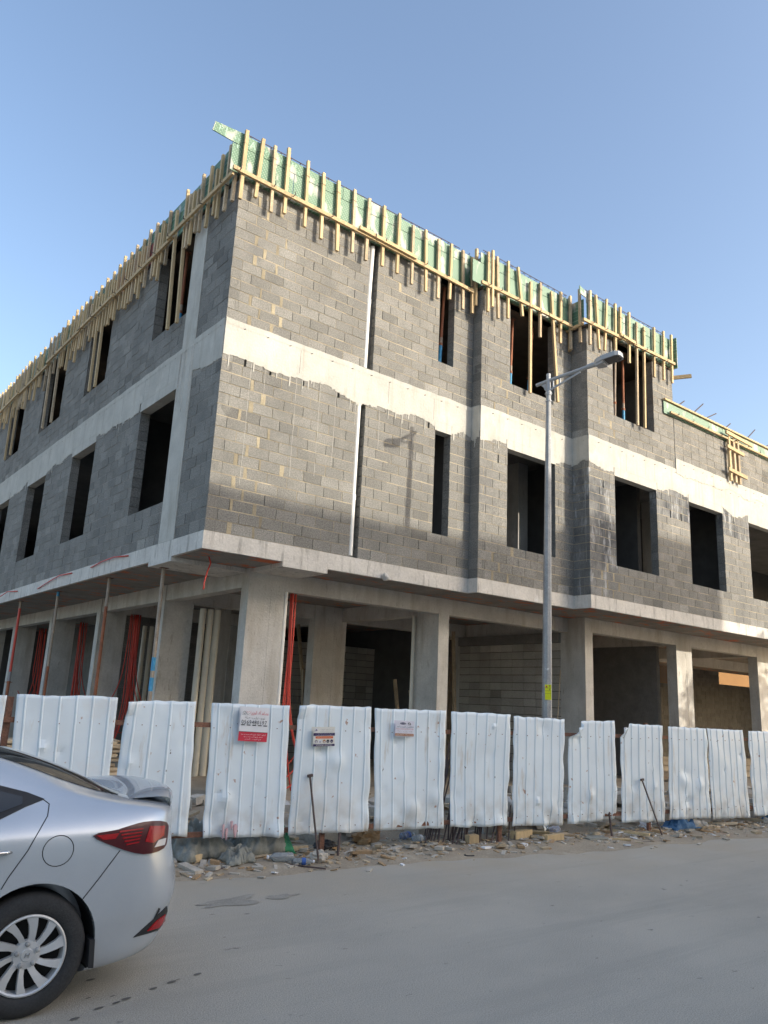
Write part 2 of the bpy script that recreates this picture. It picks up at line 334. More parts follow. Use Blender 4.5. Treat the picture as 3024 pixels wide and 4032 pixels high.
def block_wall(name, F, L, z0, z1, ops, seed, corner0=False, corner1=False, mt='block', stain=None, bw=0.4, bh=0.2, mortar='mortar',
               depth=0.2, holes=(), chases=(), pats=0.06, cell='concrete_block'):
    """ops: openings (u0,u1,z0,z1) through the wall; holes: small open pockets; chases: grooves with a back."""
    rr = random.Random(seed)
    allops = list(ops) + list(holes) + list(chases)
    # core with true openings
    core = MB()
    us = sorted({0.0, L} | {min(max(o[i], 0), L) for o in allops for i in (0, 1)})
    zs = sorted({z0, z1} | {min(max(o[i], z0), z1) for o in allops for i in (2, 3)})
    inop = lambda u, z, S: any(o[0] < u < o[1] and o[2] < z < o[3] for o in S)
    through = list(ops) + list(holes)
    for a, b in zip(us, us[1:]):
        for c, d in zip(zs, zs[1:]):
            um, zm = (a + b) / 2, (c + d) / 2
            if inop(um, zm, through) or b - a < 1e-4 or d - c < 1e-4: continue
            n0 = -0.13 if inop(um, zm, chases) else -0.024
            P = [F.p(a, c, n0), F.p(b, c, n0), F.p(b, d, n0), F.p(a, d, n0)]
            core.quad(*P)
            core.quad(*[p - F.N * (depth + n0) for p in P][::-1])
    for o in through:
        u0, u1, q0, q1 = max(o[0], 0), min(o[1], L), max(o[2], z0), min(o[3], z1)
        i = 0.01; a, b = F.p(u0 - i, q0 - i, -0.03), F.p(u0 - i, q1 + i, -0.03); w = -F.N * (depth - 0.03)
        c, d = F.p(u1 + i, q0 - i, -0.03), F.p(u1 + i, q1 + i, -0.03)
        core.quad(a, b, b + w, a + w); core.quad(d, c, c + w, d + w); core.quad(c, a, a + w, c + w); core.quad(b, d, d + w, b + w)
    wallp = core.build(name, M['wallcore'], bld)
    # courses
    mort = MB(); nrow = int(round((z1 - z0) / bh)); prev_iv = None
    for k in range(nrow):
        a = z0 + k * bh; b = min(a + bh, z1)
        cuts = sorted([(o[0], o[1]) for o in allops if o[2] < (a + b) / 2 < o[3]])
        iv = []; c = 0.0
        for s, e in cuts:
            if s > c + 0.02: iv.append((c, s, c > 0, True))
            c = max(c, e)
        if c < L - 0.02: iv.append((c, L, c > 0, False))
        odd = (k % 2 == 1)
        for (s, e, os_, oe_) in iv:
            # bed joint strip
            z = a + 0.002
            nseg = max(1, int((e - s) / 0.5)); hb = 0.0095
            for g in range(nseg):
                sa, sb = s + (e - s) * g / nseg, s + (e - s) * (g + 1) / nseg
                mort.cur = rr.uniform(0.65, 1.2); nn = rr.uniform(-0.008, -0.001)
                mort.quad(F.p(sa, a - hb, nn), F.p(sb, a - hb, nn), F.p(sb, a + hb, nn), F.p(sa, a + hb, nn))
            u = s; first = True; pos = []
            if s == 0 and corner0:
                if odd: pos += [(0.0, 0.125), (0.135, 0.195)]; u = 0.205
                else: pos += [(0.0, 0.395)]; u = 0.405
            elif not first or odd or s > 0.01:
                ph = 0.0 if odd else bw / 2
                nx = math.floor((s - ph) / bw + 1e-6) * bw + ph + bw
                if nx - s < 0.07: nx += bw
                pos.append((s, min(nx, e) - 0.008)); u = nx
            while u < e - 0.03:
                w = bw + rr.uniform(-0.012, 0.012)
                pw = (0.75 if 0.3 < u < 1.05 else 0.012) if (corner0 and mortar == 'mortar' and pats >= .06) else pats * .3
                if rr.random() < pw and e - u > 1.0:      # a wide joint stuffed with mortar
                    g = rr.uniform(0.025, 0.075)
                    n = 0.002
                    P = [F.p(u + rr.uniform(-.012, .006), a + 0.004, n), F.p(u + g + rr.uniform(-.008, .02), a + 0.004, n), F.p(u + g + rr.uniform(-.01, .02), b - 0.004, n), F.p(u + rr.uniform(-.02, .006), b - 0.004, n)]
                    mort.cur = rr.uniform(0.62, 1.0); mort.quad(*P); u += g
                nu = u + w
                if e - nu < 0.10: nu = e
                pos.append((u, min(nu, e) - (0.008 if nu < e else 0))); u = nu
            for i, (p, q) in enumerate(pos):
                if q - p < 0.02: continue
                last = i == len(pos) - 1
                dep = depth if ((i == 0 and (os_ or corner0)) or (last and (oe_ or corner1 or q > L - 0.01))) else 0.03
                V = block_hexa(F, p + 0.002, q, a + 0.0075, b - 0.0075, dep, rr)
                t = rr.gauss(1.0, 0.075)
                if k == 0 or k == nrow - 1: t *= rr.uniform(0.85, 1.3)
                if rr.random() < 0.025: t *= 0.74
                mm = mt
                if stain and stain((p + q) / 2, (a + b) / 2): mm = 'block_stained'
                c = F.p((p + q) / 2, (a + b) / 2)
                BLOCKS.append((score(c, q - p, b - a, F.N), wallp, mm, V, max(0.5, t), cell))
                if not last and rr.random() < 0.45:
                    mort.cur = rr.uniform(0.8, 1.2)
                    mort.quad(F.p(q - 0.004, a + 0.006, -0.005), F.p(q + 0.014, a + 0.006, -0.005), F.p(q + 0.014, b - 0.006, -0.005), F.p(q - 0.004, b - 0.006, -0.005))
    mort.build('mortar_joints', M[mortar], wallp, kind='stuff')
    return wallp

def emit_blocks():
    BLOCKS.sort(key=lambda b: -b[0])
    count = {}; rest = {}
    for sc, wp, mm, V, t, cell in BLOCKS:
        if sc > 0 and count.get(cell, 0) < 300:
            count[cell] = count.get(cell, 0) + 1
            mb = MB(); mb.v = [tuple(v) for v in V]
            for f in BF: mb.cur = t; mb.face(f)
            mb.build(cell, M[mm], wp)
        else: rest.setdefault((wp, mm, cell), []).append((V, t))
    for (wp, mm, cell), L in rest.items():
        mb = MB()
        for V, t in L:
            n = len(mb.v); mb.v += [tuple(v) for v in V]; mb.cur = t
            for f in BF: mb.face(tuple(n + i for i in f))
        o = mb.build(cell + 's', M[mm], wp); o['kind'] = 'stuff'

XA, YB, XB, YC, XC, XW, YL = 5.98, -0.27, 9.10, -0.74, 12.81, 40.0, 24.0
def Z(z): return z + ZS
FA = Frame((0, 0, ZS), (1, 0, 0), (0, -1, 0))
FB = Frame((XA, YB, ZS), (1, 0, 0), (0, -1, 0))
FC = Frame((XB, YC, ZS), (1, 0, 0), (0, -1, 0))
FL = Frame((0, YL, ZS), (0, -1, 0), (-1, 0, 0))
FrB = Frame((XA, 0, ZS), (0, -1, 0), (-1, 0, 0))
FrC = Frame((XB, YB, ZS), (0, -1, 0), (-1, 0, 0))
FE = Frame((XC, YC, ZS), (0, 1, 0), (1, 0, 0))
lo, hi = (0.0, 3.2), (3.77, 6.57)
tie = lambda us: [(u, u + 0.045, 3.0, 3.2) for u in us]
chase = lambda a, b: (a, b)
# --- face A
block_wall('block_wall', FA, XA, 0.0, 3.2, [(4.93, 5.37, 0.8, 3.2)], 1, True, False, chases=[(2.90, 3.10, 0, 3.2)], holes=tie([0.42, 0.93, 1.62, 2.42, 4.72]))
block_wall('block_wall', FA, XA, 3.77, 6.57, [(4.95, 5.39, 4.57, 6.57)], 2, True, False, chases=[(3.0, 3.22, 3.77, 6.57)], pats=0.10)
# --- face B and its reveal
block_wall('block_wall', FB, XB - XA, 0.0, 3.2, [(6.84 - XA, 8.46 - XA, 0.8, 3.2)], 3, True, holes=[(0.55, 0.59, 2.6, 2.75)])
block_wall('block_wall', FB, XB - XA, 3.77, 6.57, [(6.90 - XA, 8.46 - XA, 4.57, 6.57)], 4, True)
block_wall('reveal_wall', FrB, -YB, 0.0, 3.2, [], 5, bw=0.27, mortar='mortar_grey')
block_wall('reveal_wall', FrB, -YB, 3.77, 6.57, [], 6, bw=0.27, mortar='mortar_grey')
# --- face C, its reveal, the lower wing
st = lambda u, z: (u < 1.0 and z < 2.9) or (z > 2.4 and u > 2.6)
CW = [(10.10, 11.86), (13.38, 15.10), (16.55, 18.30), (19.9, 21.6), (23.3, 25.0), (26.7, 28.4), (30.1, 31.8), (33.5, 35.2), (36.9, 38.6)]
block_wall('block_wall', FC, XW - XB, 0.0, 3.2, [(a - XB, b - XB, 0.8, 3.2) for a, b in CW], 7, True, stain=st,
           holes=[(0.52, 0.58, 2.62, 2.72), (3.0, 3.05, 2.75, 2.85), (3.35, 3.40, 2.5, 2.6), (3.85, 3.9, 2.5, 2.62), (6.3, 6.36, 2.75, 2.85)])
block_wall('block_wall', FC, XC - XB, 3.77, 6.57, [(10.13 - XB, 11.88 - XB, 4.57, 6.57)], 8, True, True)
FC2 = Frame((XC, YC - 0.012, ZS), (1, 0, 0), (0, -1, 0))
block_wall('block_wall', FC2, XW - XC, 3.85, 5.25, [], 9, pats=0.02); cbox_later = True
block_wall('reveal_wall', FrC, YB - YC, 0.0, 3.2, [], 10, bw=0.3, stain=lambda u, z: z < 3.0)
block_wall('reveal_wall', FrC, YB - YC, 3.77, 6.57, [], 11, bw=0.3, mortar='mortar_grey')
block_wall('end_wall', FE, 9.0, 3.77, 6.57, [], 12, True)
# --- left face (u runs from the far end to the corner)
LW = [(1.83, 3.58), (6.29, 8.0), (10.24, 12.04), (14.1, 15.85), (18.1, 19.85)]
LU = [(1.80, 3.50), (6.30, 7.85), (9.83, 11.84), (14.05, 15.7), (18.1, 19.8)]
LC = (1.17, 1.83); LCU = (1.2, 1.77)
block_wall('side_block_wall', FL, YL, 0.0, 3.2, [(YL - b, YL - a, 0.8, 3.2) for a, b in LW] + [(YL - LC[1], YL - LC[0], 0, 3.2)], 13, False, True, mortar='mortar_grey', pats=0.015)
block_wall('side_block_wall', FL, YL, 3.77, 6.57, [(YL - b, YL - a, 4.57, 6.57) for a, b in LU] + [(YL - LCU[1], YL - LCU[0], 3.77, 6.4)], 14, False, True, mortar='mortar_grey', pats=0.015)

# --- concrete frame pieces
def cbox(name, x0, x1, y0, y1, z0, z1, m='concrete', parent=None, **kw):
    mb = MB(); mb.box(x0, x1, y0, y1, Z(z0), Z(z1)); return mb.build(name, M[m], parent or bld, **kw)
def footprint_prism(name, pts, z0, z1, m):
    mb = MB(); mb.poly_ext([(x, y, Z(z0)) for x, y in pts], (0, 0, z1 - z0)); return mb.build(name, M[m], bld, recalc=True)
FP = [(0, 0), (XA, 0), (XA, YB), (XB, YB), (XB, YC), (XW, YC), (XW, 9), (10.5, 9), (10.5, YL), (0, YL)]
e = 0.015
FPo = [(-e, -e), (XA - e, -e), (XA - e, YB - e), (XB - e, YB - e), (XB - e, YC - e), (XW, YC - e), (XW, 9), (10.5, 9), (10.5, YL), (-e, YL)]
# slab edge with an uneven lip: face strip panels around the visible perimeter
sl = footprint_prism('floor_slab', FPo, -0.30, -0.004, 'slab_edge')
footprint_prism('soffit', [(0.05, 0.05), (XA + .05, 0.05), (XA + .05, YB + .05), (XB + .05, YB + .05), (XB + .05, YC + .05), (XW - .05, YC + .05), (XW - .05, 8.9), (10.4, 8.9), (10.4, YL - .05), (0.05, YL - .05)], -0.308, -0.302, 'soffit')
cbox('slab_drop', 1.50, 2.44, -e - .004, 1.0, -0.385, -0.15, 'slab_edge')
cbox('slab_drop', -e - .004, 1.44, 1.17, 2.16, -0.386, -0.10, 'slab_edge')
# band beams at the second floor: body plus ragged splashed lower edge with drips
def band(F, L, zt, zb, wins, seed, up=0.02, drip=1.0):
    rr = random.Random(seed)
    mb = MB(); n1 = 0.012
    a = F.p(0, zb, 0); 
    def fb(u0, u1, q0, q1, n, dep):
        P = [F.p(u0, q0, n), F.p(u1, q0, n), F.p(u1, q0, -dep), F.p(u0, q0, -dep), F.p(u0, q1, n), F.p(u1, q1, n), F.p(u1, q1, -dep), F.p(u0, q1, -dep)]
        mb.hexa(P)
    fb(0, L, zb, zt, n1, 0.2)
    mb2 = MB()
    # rougher pour line along the top
    x = 0.0; top = []
    while x < L:
        top.append((x, zt + 0.004 + up * (0.6 + 0.8 * nz3(x * 3 + seed, 1.3)))); x += 0.07
    top.append((L, zt + up * .5))
    for (u, q), (u2, q2) in zip(top, top[1:]):
        P = [F.p(u, zt - 0.09 - 0.01 * nz3(u * 2, 4.4), n1 + 0.004), F.p(u2, zt - 0.09 - 0.01 * nz3(u2 * 2, 4.4), n1 + 0.004), F.p(u2, q2, n1 + 0.006), F.p(u, q, n1 + 0.006)]
        mb2.quad(*P)
        w = F.N * 0.012
        mb2.quad(P[3], P[2], P[2] - w, P[3] - w)
    for a_, b_ in wins:
        fb(a_ - 0.02, b_ + 0.02, 3.0, zb, n1 - 0.002, 0.2)
    # splash on the blocks below
    x = 0.0
    while x < L - 0.02:
        w = rr.choice([rr.uniform(.02, .05), rr.uniform(.04, .14)]); x2 = min(x + w, L); xm = (x + x2) / 2
        if not any(a_ - 0.03 < xm < b_ + 0.03 for a_, b_ in wins):
            d = 0.03 + 0.16 * (nz3(xm * 1.3 + seed * 3.7, 0.3) + 0.5) + 0.05 * nz3(xm * 5, seed) + rr.uniform(-0.015, 0.02)
            r_ = rr.random()
            if r_ < 0.12 * drip: d += rr.uniform(0.05, 0.22); x2 = min(x + rr.uniform(0.012, 0.025), L)
            d = max(0.012, d)
            mb2.hexa([F.p(x, zb - d, 0.009), F.p(x2, zb - d * rr.uniform(.85, 1.1), 0.009), F.p(x2, zb - d, 0.0), F.p(x, zb - d, 0.0), F.p(x, zb + 0.01, n1 + .001), F.p(x2, zb + 0.01, n1 + .001), F.p(x2, zb + .01, 0), F.p(x, zb + .01, 0)])
        x = x2
    # long thin cement runs
    x = rr.uniform(0.3, 0.6)
    while x < L:
        if not any(a_ - 0.03 < x < b_ + 0.03 for a_, b_ in wins):
            z = zb - 0.05; ln = rr.uniform(0.4, 2.4) * drip; px = x
            while z > zb - ln and z > 0.1:
                nx = px + rr.uniform(-0.004, 0.003); w1 = rr.uniform(0.004, 0.009)
                mb2.quad(F.p(nx, z - 0.12, 0.006), F.p(nx + w1, z - 0.12, 0.006), F.p(px + w1, z, 0.006), F.p(px, z, 0.006)); px = nx; z -= 0.12
        x += rr.uniform(0.25, 0.9) / max(drip, .3)
    o = mb.build('band_beam', M['band'], bld)
    mb2.build('cement_splash', M['band'], o, kind='stuff')
    jm = MB(); x = rr.uniform(.8, 1.6)
    while x < L - .2:
        jm.quad(F.p(x, zb + .01, n1 + .0015), F.p(x + .007, zb + .01, n1 + .0015), F.p(x + .010, zt - .1, n1 + .0015), F.p(x + .003, zt - .1, n1 + .0015)); x += rr.choice([1.22, 1.22, 2.1])
    jm.build('form_joints', M['mortar_dark'], o, kind='stuff')
    # row of tie wires stubs along the pour line
    t = MB(); x = 0.35
    while x < L - 0.1:
        p = F.p(x, zt - 0.1, n1); t.tube([p, p + F.N * 0.03 + Vector((0.03, 0.01, 0.01))], 0.006, 5); x += 0.47
    t.build('wire_stubs', M['rebar'], o, kind='stuff')
    return o
band(FA, XA, 3.77, 3.2, [(4.93, 5.37)], 21)
band(FB, XB - XA, 3.77, 3.2, [(6.84 - XA, 8.46 - XA)], 22)
band(FC, XW - XB, 3.77, 3.2, [(a - XB, b - XB) for a, b in CW], 23)
band(FrB, -YB - 0.012, 3.77, 3.2, [], 24)
band(FrC, YB - YC - 0.012, 3.77, 3.2, [], 25)
band(FL, YL - 0.012, 3.77, 3.2, [(YL - b, YL - a) for a, b in LW], 26, drip=0.45)
band(FC2, XW - XC, 4.05, 3.80, [], 27, drip=0.0)
cbox('concrete_column', -0.012, 0.3, LC[0], LC[1], 0.0, 3.2, 'band')
cbox('concrete_column', -0.012, 0.3, LCU[0], LCU[1], 3.77, 6.45, 'band')
# drips down the corner column of the left face
dm = MB(); rr = random.Random(77)
for i in range(16):
    y = rr.uniform(LC[0], LC[1] + 0.1); z = 3.72; ln = rr.uniform(0.5, 1.5)
    w = rr.uniform(0.005, 0.013); dm.box(-0.017, -0.012, y, y + w, Z(z - ln), Z(z))
dm.build('cement_runs', M['slab_edge'], bld, kind='stuff')
# floors, roof deck, inner partitions
ins = [(0.2, 0.2), (XA + .2, 0.2), (XA + .2, YB + .2), (XB + .2, YB + .2), (XB + .2, YC + .2), (XW, YC + .2), (XW, 9), (10.5, 9), (10.5, YL), (0.2, YL)]
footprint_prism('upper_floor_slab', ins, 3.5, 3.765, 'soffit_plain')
footprint_prism('roof_deck', [(-.03, -.03), (XA - .03, -.03), (XA - .03, YB - .03), (XB - .03, YB - .03), (XB - .03, YC - .03), (XC + .03, YC - .03), (XC + .03, 9), (10.5, 9), (10.5, YL), (-.03, YL)], 6.58, 6.64, 'deck_ply')
cbox('wing_roof', XC + .2, XW, YC + 0.05, 9, 5.05, 5.50, 'soffit_plain')
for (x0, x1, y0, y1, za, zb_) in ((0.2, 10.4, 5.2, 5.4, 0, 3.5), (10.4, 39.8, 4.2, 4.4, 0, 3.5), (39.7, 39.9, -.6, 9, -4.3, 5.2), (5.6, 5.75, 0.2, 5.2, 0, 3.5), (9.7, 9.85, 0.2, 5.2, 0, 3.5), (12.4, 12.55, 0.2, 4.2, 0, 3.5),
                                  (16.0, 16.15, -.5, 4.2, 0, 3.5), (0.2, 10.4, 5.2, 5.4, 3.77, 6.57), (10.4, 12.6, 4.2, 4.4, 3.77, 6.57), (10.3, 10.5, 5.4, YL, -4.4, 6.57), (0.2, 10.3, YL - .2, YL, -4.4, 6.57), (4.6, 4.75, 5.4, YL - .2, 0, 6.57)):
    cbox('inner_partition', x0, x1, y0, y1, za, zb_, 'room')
for (x, y) in ((8.95, 1.3), (11.3, 0.5), (14.3, 0.8), (17.6, 0.8)):
    cbox('inner_column', x, x + 0.35, y, y + 0.5, 0, 3.5)

# ground-floor frame: columns with form-joint fins, beams
def column(x0, x1, y0, y1, zt=-0.31):
    mb = MB(); mb.box(x0, x1, y0, y1, -0.3, Z(zt))
    w = x1 - x0; d = y1 - y0
    for f in (0.62,):
        if w > 0.5: mb.box(x0 + w * f, x0 + w * f + 0.012, y0 - 0.004, y0, -0.3, Z(-0.66))
        if d > 0.5: mb.box(x0 - 0.004, x0, y0 + d * f, y0 + d * f + 0.012, -0.3, Z(-0.66))
    mb.box(x0 - 0.004, x1 + 0.004, y0 - 0.004, y1, Z(-0.74), Z(-0.70)); mb.box(x0 - .003, x1 + .003, y0 - .003, y1, Z(-2.45), Z(-2.44))
    return mb.build('concrete_column', M['concrete'], bld)
column(1.44, 2.20, 1.0, 1.27)
for y in (4.65, 8.65, 12.75, 16.9, 21.0): column(1.42, 2.10, y, y + 0.26)
column(6.11, 6.41, 1.0, 1.80)
column(10.50, 10.80, 0.5, 1.25)
column(14.52, 15.30, 0.5, 0.80); column(19.05, 19.9, 0.5, 0.80); column(23.4, 24.2, 0.5, 0.8); column(27.8, 28.6, 0.5, 0.8); column(32.2, 33, 0.5, 0.8)
for x, y, a in ((5.3, 4.6, .95), (5.3, 9.0, .9), (5.3, 13.2, .9), (14.4, 5.0, .75), (18.8, 5.0, .75), (10.55, 4.9, .3), (17.1, 4.4, .3), (3.9, 7.0, .35)):
    column(x, x + a, y, y + 0.28)
for b in ((2.2, 6.11, 1.0, 1.25), (6.41, 10.5, 1.0, 1.25), (1.44, 1.70, 1.27, 21.0), (6.11, 6.41, 1.80, 21.0), (1.7, 6.11, 4.65, 4.9), (1.7, 6.11, 8.65, 8.9), (1.7, 6.11, 12.75, 13.0),
          (10.8, 39.6, 0.5, 0.78), (10.5, 10.8, 1.25, 8.9), (6.41, 10.5, 4.65, 4.9), (14.6, 14.9, 0.8, 8.9), (19.1, 19.4, .8, 8.9), (10.8, 14.6, 4.6, 4.85), (14.9, 19.1, 4.6, 4.85), (19.4, 39.6, 4.6, 4.85)):
    cbox('ceiling_beam', b[0] + .005, b[1] - .005, b[2] + .005, b[3] - .005, -0.65, -0.311)
# ground-floor partition walls, built of blocks
block_wall('partition_wall', Frame((10.48, 4.85, 0), (0, -1, 0), (-1, 0, 0)), 3.6, 0.05, 3.45, [], 31, mt='beige_block', mortar='mortar_dark', cell='beige_block', pats=0)
cbox('lintel', 10.40, 10.60, 1.25, 4.85, -0.90, -0.652, 'soffit_plain')
block_wall('partition_wall', Frame((6.0, 8.6, 0), (1, 0, 0), (0, -1, 0)), 4.4, 0.05, 3.45, [], 32, mt='beige_block', mortar='mortar_dark', cell='beige_block', pats=0)
block_wall('partition_wall', Frame((2.3, 10.5, 0), (1, 0, 0), (0, -1, 0)), 3.7, 0.05, 4.0, [], 33, mortar='mortar_grey', pats=0)
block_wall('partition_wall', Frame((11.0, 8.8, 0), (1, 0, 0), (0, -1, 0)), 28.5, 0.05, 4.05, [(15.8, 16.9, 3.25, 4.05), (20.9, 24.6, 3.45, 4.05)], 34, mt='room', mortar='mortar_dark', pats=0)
cbox('inner_partition', 14.62, 14.78, 1.2, 4.6, -4.3, -0.65, 'wallcore')
cbox('inner_partition', 4.2, 4.35, 10.7, 20, -4.3, -0.3, 'wallcore')
emit_blocks()

# ------------------------------------------------------------------ green formwork around the roof edge
def text_mesh(body, size, font=None, res=2):
    c = bpy.data.curves.new('lettering', 'FONT'); c.body = body; c.size = size; c.resolution_u = res; c.space_character = 1.18 if body.isascii() else 1.0; c.align_x = 'CENTER'; c.align_y = 'CENTER'
    if font: pass
    o = bpy.data.objects.new('lettering', c); COL.objects.link(o); bpy.context.view_layer.update()
    dg = bpy.context.evaluated_depsgraph_get(); me = bpy.data.meshes.new_from_object(o.evaluated_get(dg)); bpy.data.objects.remove(o); bpy.data.curves.remove(c)
    return me
def place_text(body, width, height, origin, ux, uy, m, parent, name='lettering', rot=0.0):
    """lettering stretched to width x height, centred on origin in the plane (ux, uy)"""
    me = text_mesh(body, 1.0)
    vs = [v.co for v in me.vertices]
    if not vs: return None
    x0, x1 = min(v.x for v in vs), max(v.x for v in vs); y0, y1 = min(v.y for v in vs), max(v.y for v in vs)
    ux = Vector(ux).normalized(); uy = Vector(uy).normalized(); O = Vector(origin)
    for v in me.vertices:
        a = (v.co.x - (x0 + x1) / 2) / max(x1 - x0, 1e-6) * width; b = (v.co.y - (y0 + y1) / 2) / max(y1 - y0, 1e-6) * height
        a, b = a * math.cos(rot) - b * math.sin(rot), a * math.sin(rot) + b * math.cos(rot)
        v.co = O + ux * a + uy * b
    me.materials.clear(); me.materials.append(m)
    return link(name, me, parent)

def stud(par, F, ut, zt, ub, zb, n=0.10, w=0.062, d=0.055, name='stud', old=0.3):
    mb = MB(); mb.cur = R.choice([1.0, 1.08, 0.95, 1.15, 0.9]) * R.uniform(0.92, 1.08)
    p, q = F.p(ub, zb, n + R.uniform(-.006, .012)), F.p(ut, zt, n + R.uniform(-.006, .012))
    U, N = F.U, F.N; w *= R.uniform(0.9, 1.12); wd = U * w / 2; nd = N * d / 2
    mb.hexa([p - wd + nd, p + wd + nd, p + wd - nd, p - wd - nd, q - wd + nd, q + wd + nd, q + wd - nd, q - wd - nd])
    return mb.build(name, M['wood_old' if R.random() < old else 'wood'], par, recalc=True)
def waler(par, F, u0, z0, u1, z1, n=0.16, w=0.05, h=0.075):
    mb = MB(); mb.cur = R.uniform(0.85, 1.05); mb.beam(F.p(u0, z0, n), F.p(u1, z1, n), w, h); return mb.build('waler', M['wood'], par, recalc=True)
def plypanel(par, F, u0, u1, z0, z1, n=0.05, th=0.018, m='ply'):
    mb = MB(); mb.hexa([F.p(u0, z0, n), F.p(u1, z0, n), F.p(u1, z0, n - th), F.p(u0, z0, n - th), F.p(u0, z1, n), F.p(u1, z1, n), F.p(u1, z1, n - th), F.p(u0, z1, n - th)])
    return mb.build('plywood_panel', M[m], par, recalc=True)
def clamp_rod(par, F, u, z, n0=0.05, n1=0.24):
    mb = MB(); a = F.p(u, z, n0); b = F.p(u + R.uniform(-.05, .05), z + R.uniform(-.03, .05), n1)
    mb.tube([a, b], 0.008, 6); mb.tube([b + Vector((0, 0, -.02)), b + Vector((.0, 0, .06))], 0.007, 6); return mb.build('tie_clamp', M['rebar'], par)
def wires(par, F, studs, z, n=0.135):
    mb = MB()
    for u, zz in studs:
        mb.tube([F.p(u - .045, z + .01, n), F.p(u + .045, z - .01, n)], 0.005, 4); mb.tube([F.p(u - .045, z, n), F.p(u - .09, z + .015, .055)], 0.004, 4)
    return mb.build('tie_wire', M['rebar'], par)
def cage(name, label, F, L, z=7.56, n=-0.06, group='rebar cages on the roof edge', u0=0.05):
    t = thing(name, label, 'rebar cage', group)
    for i, (nn, zz) in enumerate(((n, z), (n - 0.16, z), (n, z - 0.16))):
        mb = MB(); pts = []; u = u0
        while u < L: pts.append(F.p(u, zz + 0.012 * nz3(u * .7, i), nn)); u += 0.5
        mb.tube(pts, 0.008, 6); mb.build('bar', M['rebar'], t)
    st_ = MB(); u = u0 + 0.1
    while u < L - 0.05:
        st_.tube([F.p(u, z + .012, n), F.p(u + .03, z + .012, n - .16)], 0.006, 5); st_.tube([F.p(u, z, n), F.p(u, z - .5, n)], 0.006, 5)
        u += 0.22
    st_.build('stirrups', M['rebar'], t); return t

fwA = thing('parapet_formwork', 'long green plywood formwork with timber studs above the wide blank front wall', 'formwork', 'formwork on the roof edge')
studsA = [(-0.02, 7.49, -0.03, 6.06), (0.32, 7.49, 0.27, 6.23), (0.58, 7.49, 0.60, 6.08), (0.87, 7.59, 0.89, 6.19), (1.32, 7.55, 1.34, 6.11), (1.69, 7.47, 1.72, 6.02), (2.05, 7.47, 2.11, 5.93), (2.45, 7.47, 2.47, 6.05), (2.82, 7.44, 2.81, 6.02), (3.22, 7.46, 3.23, 6.07), (3.62, 7.46, 3.62, 6.06), (4.01, 7.36, 4.03, 5.98), (4.38, 7.42, 4.42, 5.96), (4.76, 7.36, 4.78, 5.94), (5.13, 7.40, 5.13, 6.05), (5.50, 7.40, 5.53, 5.96), (5.80, 7.35, 5.82, 5.96)]
for s in studsA: stud(fwA, FA, s[0], s[1], s[2], s[3], 0.105)
for a, b in ((-0.25, 1.06), (1.075, 2.42), (2.435, 3.9), (3.915, 5.1), (5.115, XA - 0.02)):
    plypanel(fwA, FA, a, b, 6.60, 7.16); 
for a, b in ((-0.01, 0.95), (0.96, 2.2), (2.21, 3.7), (3.71, 5.0), (5.01, XA - .02)):
    plypanel(fwA, FA, a, b, 7.17, 7.45 - R.uniform(0, .04), 0.052)
# the board that sticks out past the corner
mb = MB(); mb.hexa([FA.p(-0.66, 7.20, .052), FA.p(0, 7.17, .052), FA.p(0, 7.17, .034), FA.p(-.66, 7.20, .034), FA.p(-0.62, 7.40, .052), FA.p(0, 7.45, .052), FA.p(0, 7.45, .034), FA.p(-.62, 7.40, .034)])
mb.build('plywood_panel', M['ply'], fwA, recalc=True, label='green board jutting out past the corner')
plypanel(fwA, FA, -0.03, XA - 0.02, 6.555, 6.592, 0.075, 0.07)
waler(fwA, FA, -0.24, 6.585, 3.0, 6.55); waler(fwA, FA, 2.55, 6.60, 4.05, 6.56, 0.215); waler(fwA, FA, 3.02, 6.55, 5.80, 6.47)
for u in (-0.10, 0.62, 1.0, 1.9, 2.9, 3.25, 4.35, 5.0, 5.7): clamp_rod(fwA, FA, u, 6.55, 0.05, 0.25)
wires(fwA, FA, [(s[0], 0) for s in studsA], 7.2)
for (u, z, b, h, w) in ((-0.50, 7.31, 'F', .10, .07), (-0.36, 7.34, 'L', .10, .09), (-0.36, 7.23, 'FF', .07, .12), (-0.16, 7.26, 'FF', .07, .12), (0.15, 7.30, 'A', .16, .12), (0.47, 7.30, 'FF', .07, .1), (0.75, 7.30, 'FF', .07, .1), (1.05, 7.33, 'FF', .09, .12), (1.1, 7.22, 'FFF', .06, .15), (-0.12, 7.12, 'F', .08, .09)):
    place_text(b, w, h, FA.p(u, z, 0.0555), (1, 0, -0.1), (0.1, 0, 1), M['f_green'], fwA)

fwB = thing('parapet_formwork', 'middle green plywood formwork between the two wall steps, left of the lamp head', 'formwork', 'formwork on the roof edge')
studsB = [(6.04, 7.47, 6.03, 5.98), (6.12, 7.52, 6.13, 6.12), (6.32, 7.47, 6.37, 5.94), (6.69, 7.51, 6.69, 6.06), (7.02, 7.49, 7.18, 6.29), (7.46, 7.28, 7.46, 4.46), (7.83, 7.41, 7.80, 5.97), (8.22, 7.32, 8.43, 4.52), (8.59, 7.46, 8.54, 6.07), (8.95, 7.49, 8.94, 6.03)]
for i, s in enumerate(studsB): stud(fwB, FB, s[0] - XA, s[1], s[2] - XA, s[3], 0.105 + (0.05 if i == 1 else 0))
stud(fwB, FrB, 0.16, 7.58, 0.16, 6.16, 0.10)
for a, b in ((-0.37, 0.75), (0.765, 1.9), (1.915, XB - XA - 0.02)): plypanel(fwB, FB, a, b, 6.62, 7.16)
for a, b in ((-0.12, 1.1), (1.11, XB - XA - .02)): plypanel(fwB, FB, a, b, 7.17, 7.42, 0.052)
